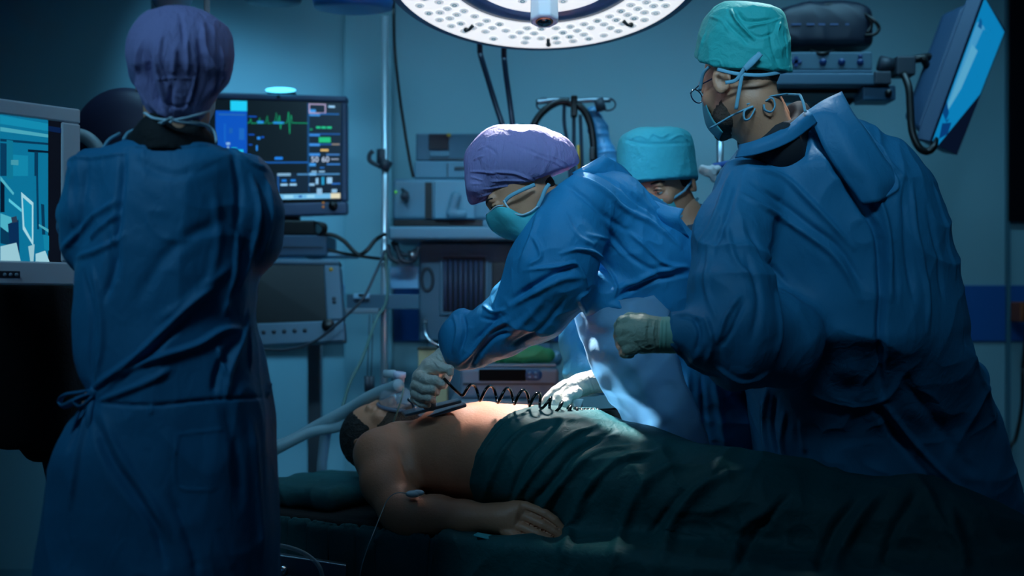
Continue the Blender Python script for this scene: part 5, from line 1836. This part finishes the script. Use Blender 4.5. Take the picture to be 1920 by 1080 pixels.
# gown
S = SDF()
S.px([(1110, 360, 3.50, 46), (1145, 384, 3.5, 56)], .05)
S.px([(1145, 388, 3.52, 56), (1195, 468, 3.58, 92), (1250, 560, 3.68, 118), (1285, 660, 3.74, 128)], .06)
S.px([(1090, 385, 3.43, 58), (1052, 462, 3.40, 69), (1030, 520, 3.40, 76), (1000, 570, 3.42, 64), (940, 612, 3.46, 52), (885, 640, 3.49, 44), (872, 648, 3.49, 42)], .05)
S.px([(1062, 400, 3.42, 44), (1038, 470, 3.40, 46)], .04)
S.px([(948, 552, 3.44, 20), (940, 548, 3.44, 14)], .03)
S.px([(862, 598, 3.50, 18), (852, 625, 3.49, 24), (858, 650, 3.49, 24)], .03)
S.px([(1085, 560, 3.46, 24), (1098, 545, 3.46, 26), (1130, 560, 3.5, 50)], .04)
S.loft([(585, 1112, 1350, .10, 3.64), (620, 1118, 1370, .11, 3.67), (680, 1140, 1400, .12, 3.74), (730, 1165, 1420, .13, 3.78), (780, 1185, 1430, .15, 3.80), (830, 1196, 1440, .15, 3.84), (900, 1215, 1450, .15, 3.88), (1250, 1220, 1450, .15, 3.9)], 3.7, k=.04, e=2.2)
S.px([(1118, 430, 3.72, 52), (1105, 560, 3.76, 46), (1092, 640, 3.76, 40), (1100, 700, 3.72, 38)], .04)
S.px([(1100, 700, 3.72, 36), (1130, 712, 3.66, 26)], .03)
S.px([(1055, 352, 3.46, 40), (1010, 345, 3.46, 40)], .01, 's')
FB = [([(1073, 328), (1122, 353), (1170, 390), (1228, 423), (1275, 463)], 6, 8), ([(1090, 318), (1150, 345), (1210, 390), (1270, 430)], 6, -5), ([(1060, 345), (1100, 375), (1140, 410), (1180, 435)], 7, -5), ([(1179, 435), (1211, 463), (1244, 492), (1290, 502)], 5, 7),
      ([(1052, 476), (1085, 467), (1122, 480), (1150, 525), (1152, 560)], 4.5, 8), ([(983, 508), (1048, 500), (1081, 496), (1101, 541)], 4, 6), ([(960, 562), (1003, 535), (1048, 510), (1081, 502)], 7, -10), ([(955, 575), (1000, 550), (1050, 525), (1090, 520)], 7, 6),
      ([(861, 682), (893, 650), (918, 620), (954, 600)], 5, 9), ([(880, 690), (905, 655), (930, 632), (960, 622)], 5, -7), ([(890, 640), (915, 615), (938, 585)], 6, -6), ([(1146, 565), (1187, 541), (1228, 525), (1290, 512)], 6, -9), ([(1140, 550), (1187, 528), (1228, 510), (1285, 500)], 6, 7),
      ([(1150, 572), (1190, 585), (1240, 600)], 5, 9), ([(1160, 560), (1211, 580), (1260, 590)], 5, -9), ([(1105, 594), (1118, 640), (1128, 671)], 3.5, -7), ([(1128, 671), (1150, 690), (1165, 730)], 4, 6), ([(1095, 600), (1112, 640), (1130, 700), (1165, 760)], 5, 5), ([(1150, 640), (1180, 680), (1190, 740)], 6, 7),
      ([(1170, 680), (1200, 740), (1215, 800)], 7, -7), ([(1245, 715), (1228, 780), (1222, 840)], 6, 10), ([(1262, 715), (1250, 780), (1248, 840)], 6, -9), ([(1290, 700), (1290, 780), (1298, 850)], 7, 10), ([(1315, 710), (1320, 790), (1325, 850)], 6, -9), ([(1340, 720), (1352, 800), (1360, 850)], 7, 9),
      ([(1385, 715), (1415, 760), (1435, 800)], 5, 9), ([(1000, 440), (1015, 480), (990, 500)], 5, 5), ([(1010, 400), (1000, 440), (975, 500)], 6, 4), ([(1020, 560), (985, 600), (940, 640)], 9, 5), ([(1060, 560), (1020, 610), (960, 650)], 7, -6), ([(1100, 590), (1085, 560), (1105, 545)], 4, 6),
      ([(850, 590), (858, 620), (850, 660)], 4, 5), ([(868, 590), (872, 620), (862, 665)], 5, -7), ([(905, 572), (925, 585), (948, 580)], 4, 6), ([(900, 595), (925, 600), (950, 590)], 4, -5), ([(1200, 350), (1230, 390), (1262, 415)], 4, 5), ([(1230, 560), (1260, 640), (1270, 700)], 8, 5),
      ([(1130, 420), (1180, 480), (1250, 520)], 6, -5), ([(1100, 440), (1140, 450), (1170, 480)], 4, 4), ([(1060, 400), (1080, 440), (1110, 460)], 5, 4), ([(1180, 620), (1215, 700), (1225, 760)], 5, 6), ([(1136, 600), (1150, 650), (1170, 700)], 4, -5)]
sculpt('gown', S, .0065, GOWN, PB, FB, (((8, 8, 8), 7), ((20, 20, 20), 4.0)), seed=33)
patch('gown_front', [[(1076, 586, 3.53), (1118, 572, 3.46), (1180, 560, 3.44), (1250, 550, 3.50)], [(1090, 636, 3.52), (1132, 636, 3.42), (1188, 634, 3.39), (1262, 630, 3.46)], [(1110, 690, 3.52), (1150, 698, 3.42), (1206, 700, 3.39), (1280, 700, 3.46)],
                     [(1146, 756, 3.54), (1186, 768, 3.46), (1240, 770, 3.43), (1310, 770, 3.50)], [(1194, 828, 3.58), (1224, 836, 3.52), (1268, 838, 3.50), (1330, 838, 3.56)], [(1215, 880, 3.64), (1250, 885, 3.60), (1290, 885, 3.58), (1340, 885, 3.62)]], GOWN_T, PB, .0015, 10, 10, .022, 7, label='thin gown front hanging loose, paler to look lit through')  # panel added to glow with lamp light from behind
patch('collar', [[(1073, 324, 3.42), (1095, 312, 3.42), (1112, 302, 3.44), (1134, 290, 3.47)], [(1078, 330, 3.41), (1100, 320, 3.41), (1120, 311, 3.43), (1142, 297, 3.46)], [(1090, 335, 3.42), (1110, 328, 3.42), (1132, 320, 3.44), (1165, 310, 3.5)], [(1105, 345, 3.45), (1125, 340, 3.45), (1150, 335, 3.47), (1185, 330, 3.52)]], GOWN, PB, .003)
patch('back_flap', [[(1218, 372, 3.50), (1250, 385, 3.48), (1282, 392, 3.48)], [(1212, 385, 3.49), (1245, 405, 3.46), (1275, 412, 3.46)], [(1225, 410, 3.50), (1255, 430, 3.48), (1292, 445, 3.50)]], GOWN, PB, .003)


def glove(name, chains, m, parent, k=.006, h=.003, strokes=(), label=None, cut=None):
    S = SDF()
    for c_ in chains:
        S.px(c_, k)
    if cut:
        S.plane(*cut)
    return sculpt(name, S, h, m, parent, strokes, (((60, 60, 60), 1.2),), label=label)


# near hand gripping the paddle
glove('glove', [[(848, 655, 3.49, 19), (832, 670, 3.50, 19), (812, 690, 3.50, 23), (796, 712, 3.50, 24), (788, 728, 3.50, 20)],
                [(810, 690, 3.48, 16), (826, 690, 3.45, 10.5), (843, 692, 3.44, 8), (845, 700, 3.44, 6.5)],
                [(786, 706, 3.47, 11), (800, 712, 3.435, 9.5), (816, 713, 3.43, 9), (826, 720, 3.435, 8), (820, 729, 3.45, 7)],
                [(780, 722, 3.47, 10.5), (795, 729, 3.437, 9), (810, 730, 3.432, 8.5), (818, 736, 3.445, 7)],
                [(779, 738, 3.475, 10), (792, 744, 3.45, 8.5), (805, 746, 3.44, 8), (812, 750, 3.45, 6.5)],
                [(778, 748, 3.485, 9), (790, 757, 3.465, 7.5), (802, 759, 3.46, 6.5)],
                [(825, 690, 3.52, 12), (838, 706, 3.515, 9.5), (832, 722, 3.50, 8)]], GLOVE, PB, .004, .0028,
      [([(820, 668), (835, 685)], 2.5, 1.5), ([(800, 690), (785, 712)], 3, -1.2), ([(808, 672), (825, 690)], 2, 1.5)])
# far hand pressing on the side
glove('glove', [[(1145, 712, 3.66, 24), (1118, 714, 3.63, 22), (1090, 722, 3.60, 22), (1066, 730, 3.58, 19)],
                [(1060, 724, 3.58, 12), (1040, 735, 3.56, 9.5), (1026, 748, 3.55, 8.5), (1016, 760, 3.55, 7)],
                [(1062, 734, 3.565, 12), (1046, 746, 3.545, 9.5), (1034, 760, 3.535, 8.5), (1028, 770, 3.53, 7)],
                [(1068, 742, 3.555, 11), (1054, 754, 3.54, 9), (1044, 768, 3.53, 8), (1040, 776, 3.53, 6.5)],
                [(1080, 736, 3.56, 13), (1066, 742, 3.53, 9), (1062, 756, 3.515, 8.3), (1061, 768, 3.515, 6.5)],
                [(1075, 745, 3.56, 11), (1072, 760, 3.55, 8), (1068, 772, 3.545, 7)]], GLOVE, PB, .004, .0028,
      [([(1098, 700), (1108, 722), (1114, 740)], 2.5, 2), ([(1064, 716), (1045, 730)], 2, 1.2), ([(1075, 722), (1095, 728)], 3, -1)])

# ------------------------------------------------------------------ capped man seen from behind at the right
dC = 3.32
PC = thing('person', (W(1570, 0, 3.5).x, 3.5, 0), 'person with glasses, beard and teal cap in loose blue gown, turned away at the right', 'person')
fC = Vector((-.64, .75, -.2))
HCC = W(1386, 154, dC)
S, HT = head_sdf(HCC, fC, (-.06, 0, 1), 1.08, es=1.06, neck=W(1450, 280, dC + .02), nr=.064)
Vh, Qh = S.mesh(.0035)
xC, yC = W(1600, 0, 3.76).x, 3.80
figure_body(PC, Vh, Qh, [[(1425, 200, 3.34, 44), (1465, 290, 3.40, 50)], [(1425, 385, 3.38, 36), (1630, 370, 3.48, 36)], [(1530, 400, 3.44, 80), (1570, 480, 3.50, 95), (1580, 620, 3.58, 95), (1600, 740, 3.68, 95)],
                         [(1410, 400, 3.32, 34), (1395, 600, 3.16, 34), (1330, 640, 3.13, 34), (1262, 625, 3.11, 25)], [(1650, 350, 3.5, 45), (1690, 600, 3.6, 40), (1560, 660, 3.8, 30)]]
            + legs(xC, yC, .82, .10, .05, .085))
shoes(xC, yC, .10, .05, -.5, .8, PC)
r_, f_, u_ = frame(fC, (-.06, 0, 1))
# short beard and shaved hair
S = SDF()
S.ell(HT(0, .026, -.045), (.0615 * 1.08, .0655 * 1.08, .082 * 1.08), (r_, f_, u_))
S.chain([(HT(-.056, -.008, -.035), .016), (HT(-.052, .02, -.085), .02), (HT(0, .078, -.100), .022), (HT(.05, .02, -.085), .018)], .02)
S.plane(HT(0, .05, -.058), u_ * .9 + f_ * .45)
S.plane(HT(0, -.012, -.06), -f_)
sculpt('beard', S, .004, BEARD, PC, wr=(((110, 110, 110), 1.5),))
S = SDF()
S.ell(HT(0, -.02, .033), (.0795 * 1.06, .099 * 1.08, .088 * 1.08), (r_, f_, u_))
S.plane(HT(0, -.06, -.032), -u_)
S.plane(HT(0, .0, .0), f_)
sculpt('hair', S, .005, mat('shaved_hair', (74, 56, 46), .8, bump=.5, bscale=300), PC, wr=(((150, 150, 150), .8),))
# cap
S = SDF()
S.loft([(9, 1366, 1400, .02, dC), (12, 1345, 1430, .06, dC), (20, 1334, 1452, .085, dC), (34, 1322, 1467, .105, dC), (60, 1313, 1474, .115, dC), (95, 1306, 1480, .12, dC), (145, 1299, 1485, .122, dC)], dC, e=2.3)
S.plane(W(1400, 133, dC - .1), (-.12, .35, -1), .006)
S.px([(1348, 138, dC - .12, 20)], .01, 's')
CC = [([(1370, 18), (1385, 45), (1414, 75)], 3.5, 8), ([(1380, 20), (1400, 40), (1460, 38)], 5, -6), ([(1400, 52), (1440, 42), (1462, 36)], 3.5, 5), ([(1462, 40), (1455, 65), (1466, 105)], 3.5, 7), ([(1445, 55), (1448, 90), (1460, 120)], 5, -4), ([(1330, 30), (1355, 40), (1368, 60)], 4, 4),
      ([(1350, 35), (1380, 60), (1405, 85)], 5, -4), ([(1430, 95), (1450, 120), (1470, 132)], 2, 2), ([(1308, 110), (1325, 60)], 4, 3), ([(1300, 120), (1345, 112), (1360, 128), (1420, 136), (1482, 126)], 2.5, 1.5), ([(1470, 60), (1478, 110)], 4, -3), ([(1400, 60), (1425, 70), (1450, 62)], 3, -3)]
sculpt('cap', S, .0045, CAP_TEAL, PC, CC, (((14, 14, 14), 5), ((40, 40, 40), 1.2)), seed=14)
for pts in ([(1345, 130, dC - .1), (1380, 138, dC - .125), (1430, 141, dC - .13), (1480, 132, dC - .06)], [(1360, 155, dC - .115), (1380, 150, dC - .125), (1396, 128, dC - .135), (1412, 110, dC - .14), (1426, 100, dC - .14)], [(1426, 100, dC - .14), (1410, 118, dC - .14), (1396, 130, dC - .135)],
            [(1392, 138, dC - .13), (1386, 170, dC - .125), (1380, 205, dC - .115)]):
    b = MB()
    b.tube(pline(pts), .0048 if pts[0][1] != 100 else .0075, 8, flat=.4, flatdir=(0, 1, 0))
    b.build('cap_tie', TIE, PC, smooth=True, label='pale turquoise cap tie')
# mask seen from the side, and its tied strings
patch('face_mask', [[HT(-.050, .072, -.012), HT(-.02, .102, -.008), HT(.01, .115, -.010)], [HT(-.060, .062, -.045), HT(-.03, .100, -.045), HT(.01, .122, -.045)], [HT(-.062, .050, -.080), HT(-.034, .092, -.085), HT(.0, .112, -.085)], [HT(-.060, .030, -.118), HT(-.034, .064, -.124), HT(0, .086, -.122)]], mat('mask_teal_grey', (70, 150, 160), .7), PC, .002, world=True)
for pts in ([(1332, 240, dC - .07), (1350, 230, dC - .085), (1378, 214, dC - .095), (1410, 200, dC - .09), (1436, 190, dC - .085), (1465, 178, dC - .06), (1500, 178, dC - .06)], [(1500, 178, dC - .06), (1506, 192, dC - .07), (1510, 210, dC - .08)],
            [(1436, 190, dC - .09), (1448, 184, dC - .1), (1453, 198, dC - .1), (1446, 210, dC - .1), (1434, 206, dC - .1), (1432, 196, dC - .1)], [(1412, 200, dC - .095), (1396, 208, dC - .1), (1396, 224, dC - .1), (1406, 222, dC - .1), (1416, 204, dC - .1)],
            [(1400, 196, dC - .09), (1440, 182, dC - .085), (1475, 176, dC - .06)], [(1312, 170, dC - .02), (1318, 140, dC - .05), (1330, 125, dC - .07)]):
    b = MB()
    b.tube(pline(pts), .0048, 8, flat=.5)
    b.build('mask_tie', TIE, PC, smooth=True, label='pale mask tie')
b = MB()
for sx in (-1, 1):
    q = [HT((.034 + .025 * math.cos(a)) * sx, .108 + .004 * math.cos(a) * -1, -.002 + .017 * math.sin(a)) for a in [2 * math.pi * k / 20 for k in range(20)]]
    b.tube(q, .0018, 6, closed=True)
    b.tube([HT(.058 * sx, .106, .004), HT(.078 * sx, .06, .006), HT(.082 * sx, .0, .008)], .0018, 6)
b.tube([HT(-.01, .112, .0), HT(.01, .112, .0)], .0018, 6)
b.build('glasses', mat('glasses_dark_blue', (14, 26, 60), .2), PC, smooth=True)
# undershirt
S = SDF()
S.px([(1455, 262, dC + .02, 72), (1490, 235, dC + .04, 36)], .04)
S.px([(1500, 205, dC + .03, 14), (1470, 240, dC, 35)], .03)
S.px([(1435, 190, dC - .02, 60)], .01, 's')
sculpt('undershirt', S, .007, mat('undershirt_dark', (34, 36, 42), .8), PC, sub=False, label='dark undershirt')
# gown
S = SDF()
S.loft([(225, 1480, 1600, .05, 3.40), (250, 1430, 1650, .09, 3.40), (280, 1385, 1700, .12, 3.42), (310, 1362, 1728, .15, 3.42), (340, 1345, 1750, .17, 3.43), (430, 1316, 1777, .19, 3.45), (520, 1302, 1798, .20, 3.47), (600, 1330, 1810, .21, 3.48), (640, 1345, 1808, .21, 3.49),
        (700, 1390, 1842, .20, 3.56), (760, 1405, 1862, .19, 3.62), (820, 1415, 1880, .18, 3.68), (930, 1420, 1912, .18, 3.72), (1080, 1420, 1925, .18, 3.74), (1250, 1420, 1930, .18, 3.74)], 3.45, k=.04, e=2.2)
S.px([(1400, 360, 3.30, 58), (1372, 440, 3.24, 66), (1368, 540, 3.18, 70), (1378, 620, 3.15, 76), (1385, 650, 3.15, 68)], .06)
S.px([(1378, 632, 3.14, 72), (1320, 630, 3.12, 50), (1275, 622, 3.11, 36), (1262, 620, 3.11, 34)], .04)
S.px([(1390, 660, 3.18, 60), (1450, 640, 3.25, 90)], .06)
S.px([(1428, 205, 3.32, 62), (1470, 195, 3.32, 40), (1452, 238, 3.34, 56)], .012, 's')
S.plane(W(1250, 622, 3.11), (-1, 0, .12), .004)
FC = [([(1400, 311), (1468, 332), (1530, 390), (1600, 465)], 7, 8), ([(1411, 340), (1463, 380), (1520, 425), (1572, 465), (1620, 540)], 7, -7), ([(1395, 365), (1450, 400), (1520, 445), (1572, 490), (1610, 560)], 7, 8), ([(1370, 322), (1346, 389), (1312, 467)], 6, 7), ([(1385, 330), (1365, 400), (1335, 480)], 7, -6),
      ([(1360, 420), (1375, 480), (1410, 530)], 7, 6), ([(1400, 420), (1430, 480), (1480, 540)], 8, -6), ([(1512, 225), (1551, 290), (1615, 384), (1648, 450), (1652, 560), (1648, 660), (1655, 740)], 9, -16), ([(1545, 235), (1590, 300), (1645, 375), (1665, 450), (1668, 560)], 8, 13),
      ([(1580, 195), (1630, 260), (1690, 332)], 5, 7), ([(1600, 220), (1655, 290), (1680, 350), (1640, 380)], 4, 4), ([(1618, 384), (1650, 372), (1680, 352)], 4, 6), ([(1707, 337), (1717, 441), (1738, 545), (1740, 620)], 7, 7), ([(1690, 360), (1698, 450), (1710, 560)], 8, -7), ([(1750, 345), (1770, 420), (1792, 520)], 6, 5),
      ([(1735, 380), (1755, 470), (1770, 560)], 7, -5), ([(1300, 592), (1312, 625), (1305, 660)], 5, -7), ([(1262, 592), (1290, 590), (1320, 600)], 5, 6), ([(1320, 590), (1335, 640), (1325, 680)], 6, 7), ([(1385, 560), (1360, 600), (1345, 640)], 5, 8), ([(1395, 570), (1372, 620), (1350, 650)], 5, -6), ([(1255, 640), (1290, 680), (1340, 705)], 5, 6),
      ([(1330, 460), (1325, 540), (1345, 600)], 7, 5), ([(1400, 480), (1420, 560), (1410, 640)], 9, -6), ([(1440, 500), (1460, 600), (1450, 680)], 10, 6), ([(1345, 690), (1390, 712), (1440, 700)], 6, 7), ([(1440, 720), (1430, 790), (1440, 850)], 7, 8), ([(1470, 770), (1465, 830), (1480, 880)], 6, 8), ([(1500, 790), (1510, 850)], 6, 8),
      ([(1455, 740), (1450, 800), (1460, 860)], 6, -8), ([(1660, 760), (1740, 860), (1830, 945)], 7, 9), ([(1640, 760), (1720, 870), (1800, 950)], 9, -8), ([(1810, 650), (1845, 720), (1870, 800)], 6, 6), ([(1380, 285), (1440, 268), (1500, 235), (1540, 205)], 3.5, 4), ([(1690, 700), (1760, 800), (1830, 900)], 14, -6)]
sculpt('gown', S, .0075, GOWN_M, PC, FC, (((5, 5, 3.5), 11), ((14, 14, 9), 4.5)), seed=41)
patch('collar_flap', [[(1508, 212, 3.30), (1545, 188, 3.31), (1578, 172, 3.34)], [(1520, 222, 3.285), (1560, 205, 3.28), (1600, 212, 3.30)], [(1532, 250, 3.27), (1580, 245, 3.255), (1628, 250, 3.28)], [(1552, 292, 3.255), (1605, 292, 3.235), (1658, 296, 3.27)], [(1585, 338, 3.25), (1635, 336, 3.23), (1684, 335, 3.28)], [(1618, 384, 3.25), (1648, 378, 3.235), (1672, 366, 3.29)]], GOWN_M, PC, .004, wr=.006, seed=9)
patch('collar', [[(1385, 272, 3.26), (1420, 262, 3.235), (1470, 240, 3.245), (1512, 206, 3.27)], [(1384, 282, 3.25), (1425, 272, 3.225), (1476, 250, 3.235), (1522, 214, 3.26)], [(1378, 296, 3.25), (1425, 288, 3.225), (1482, 266, 3.235), (1532, 230, 3.27)]], GOWN_M, PC, .003)
glove('glove', [[(1252, 628, 3.11, 31), (1232, 628, 3.11, 33), (1205, 626, 3.11, 36), (1188, 626, 3.12, 34)],
                [(1186, 603, 3.10, 13), (1168, 604, 3.10, 11.5), (1162, 612, 3.13, 10.5), (1175, 616, 3.16, 9)],
                [(1184, 620, 3.09, 13), (1165, 621, 3.09, 11.5), (1161, 628, 3.12, 10.5), (1175, 632, 3.16, 9)],
                [(1184, 637, 3.09, 13), (1167, 638, 3.09, 11), (1164, 645, 3.12, 10), (1178, 648, 3.16, 9)],
                [(1188, 652, 3.09, 13), (1175, 655, 3.09, 11), (1171, 662, 3.12, 9.5), (1182, 664, 3.15, 8.5)],
                [(1205, 600, 3.15, 14), (1180, 596, 3.16, 10), (1168, 600, 3.16, 9)]], GLOVE_G, PC, .008, .0032,
      [([(1198, 648), (1215, 655), (1230, 650)], 2.5, 1.5), ([(1228, 600), (1224, 630), (1230, 656)], 3, 1.8), ([(1218, 600), (1215, 630), (1222, 660)], 3, -1.4), ([(1200, 655), (1190, 640)], 2.5, -1.5), ([(1236, 598), (1234, 630), (1240, 655)], 2.5, -1.5)])
S = SDF()
S.px([(1236, 628, 3.11, 34.5), (1262, 628, 3.11, 35)], .01)
S.plane(W(1231, 628, 3.11), (-1, 0, .1))
sculpt('glove_cuff', S, .004, mat('cuff_pale_teal', (140, 190, 170), .5), PC, [([(1240, 600), (1238, 655)], 2, 1.5), ([(1248, 600), (1246, 655)], 2, 1.5)], label='pale green rolled glove cuff')

# ------------------------------------------------------------------ third person behind
dD = 3.86
PD = thing('person', (W(1285, 0, dD + .08).x, dD + .08, 0), 'person in turquoise cap looking down, between the leaning person and the one at right', 'person')
fD = Vector((-.62, -.68, -.38))
HCD = W(1247, 342, dD)
S, HT = head_sdf(HCD, fD, (-.15, -.2, 1), 1.0, neck=W(1300, 440, dD + .02))
Vh, Qh = S.mesh(.0035)
xD, yD = W(1285, 0, dD + .08).x, dD + .1
figure_body(PD, Vh, Qh, [[(1280, 400, dD + .02, 36), (1298, 440, dD + .03, 42)], [(1230, 480, dD, 38), (1370, 470, dD + .06, 38)], [(1300, 480, dD + .05, 70), (1300, 600, dD + .08, 75), (1300, 740, dD + .1, 85)],
                         [(1225, 490, dD, 32), (1190, 600, dD, 26), (1200, 690, dD - .1, 20)], [(1380, 480, dD + .05, 32), (1400, 620, dD + .05, 26), (1340, 690, dD - .05, 20)]] + legs(xD, yD, .8, .09, .0))
shoes(xD, yD, .09, 0, 0, -1, PD)
eyes(HT, 1.0, PD)
b = MB()
b.tube([HT(-.052, .072, .024), HT(-.035, .088, .029), HT(-.016, .093, .025)], [.002, .0035, .002], 6)
b.tube([HT(-.046, .086, .004), HT(-.032, .094, .007), HT(-.018, .092, .003)], [.001, .002, .001], 6)
b.build('eyebrow', HAIR, PD, smooth=True)
r_, f_, u_ = frame(fD, (-.15, -.2, 1))
S = SDF()
S.ell(HT(0, -.028, .03), (.083, .092, .09), (r_, f_, u_))
S.plane(HT(0, .03, 0), f_)
S.plane(HT(0, -.02, -.035), -u_ * .8 + f_ * .5)
sculpt('hair', S, .005, HAIR, PD, sub=False)
S = SDF()
S.loft([(240, 1205, 1262, .03, dD), (244, 1186, 1280, .07, dD), (254, 1167, 1293, .095, dD), (272, 1159, 1299, .11, dD), (300, 1157, 1303, .115, dD), (345, 1157, 1311, .12, dD)], dD, e=2.3)
S.plane(W(1232, 337, dD - .12), (.12, -.05, -1), .006)
CD = [([(1180, 262), (1200, 256), (1215, 262)], 2.5, 3), ([(1215, 262), (1225, 252), (1240, 258), (1255, 250)], 3, 4), ([(1255, 262), (1275, 254), (1290, 264)], 3, 4), ([(1170, 262), (1215, 270), (1290, 268)], 4, -3), ([(1195, 275), (1200, 290)], 3, 2)]
sculpt('cap', S, .005, CAP_TURQ, PD, CD, (((18, 18, 18), 2.5), ((60, 60, 60), 1.0)), seed=17)
patch('face_mask', [[HT(-.056, .060, -.030), HT(-.02, .100, -.022), HT(.02, .104, -.022), HT(.056, .06, -.03)], [HT(-.060, .052, -.065), HT(-.022, .108, -.06), HT(.022, .108, -.06), HT(.06, .05, -.065)], [HT(-.055, .040, -.105), HT(-.02, .092, -.115), HT(.02, .092, -.115), HT(.055, .04, -.105)]], MASK, PD, .002, world=True)
for pts in ([HT(-.057, .060, -.034), HT(-.078, .02, -.022), HT(-.093, -.006, .0)], [HT(-.054, .045, -.1), HT(-.072, .0, -.085), HT(-.07, -.05, -.07)]):
    b = MB()
    b.tube(pts, .0042, 8)
    b.build('mask_strap', TIE, PD, smooth=True)
S = SDF()
S.px([(1300, 440, dD + .03, 52), (1230, 490, dD + .02, 50), (1190, 600, dD, 40), (1200, 690, dD - .08, 30)], .05)
S.px([(1310, 440, dD + .05, 50), (1385, 480, dD + .06, 50), (1400, 620, dD + .05, 40)], .05)
S.loft([(430, 1240, 1370, .10, dD + .05), (480, 1215, 1395, .13, dD + .06), (600, 1210, 1400, .14, dD + .08), (760, 1205, 1405, .15, dD + .1), (1080, 1190, 1420, .17, dD + .12), (1150, 1190, 1420, .17, dD + .12)], dD, k=.04)
S.px([(1280, 392, dD + .0, 42)], .01, 's')
sculpt('gown', S, .012, mat('gown_dark_teal', (22, 62, 82), .65, bump=.3, bscale=40), PD, wr=(((8, 8, 5), 10),), seed=51)
t = thing('shoulder_wrap', W(1335, 325, 4.05), 'knotted white and blue cloth behind the turquoise cap', 'cloth')
S = SDF()
S.px([(1318, 318, 4.05, 8), (1332, 322, 4.05, 11), (1345, 318, 4.05, 9)], .01)
S.px([(1330, 322, 4.04, 7), (1340, 336, 4.04, 6)], .01)
sculpt('knot', S, .004, PAPER, t, wr=(((50, 50, 50), 5),))
S = SDF()
S.px([(1340, 312, 4.06, 7), (1372, 308, 4.08, 8), (1400, 312, 4.1, 10)], .01)
sculpt('band', S, .005, mat('band_blue', (30, 80, 150), .6), t, sub=False)
tag(MB().tube([W(1350, 250, 4.4), W(1350, 330, 4.4), (W(1350, 0, 4.4).x, 4.4, 0)], .012, 10).build('steel_post', STEEL, smooth=True), 'slim steel post behind the bearded person\'s chin', 'post')
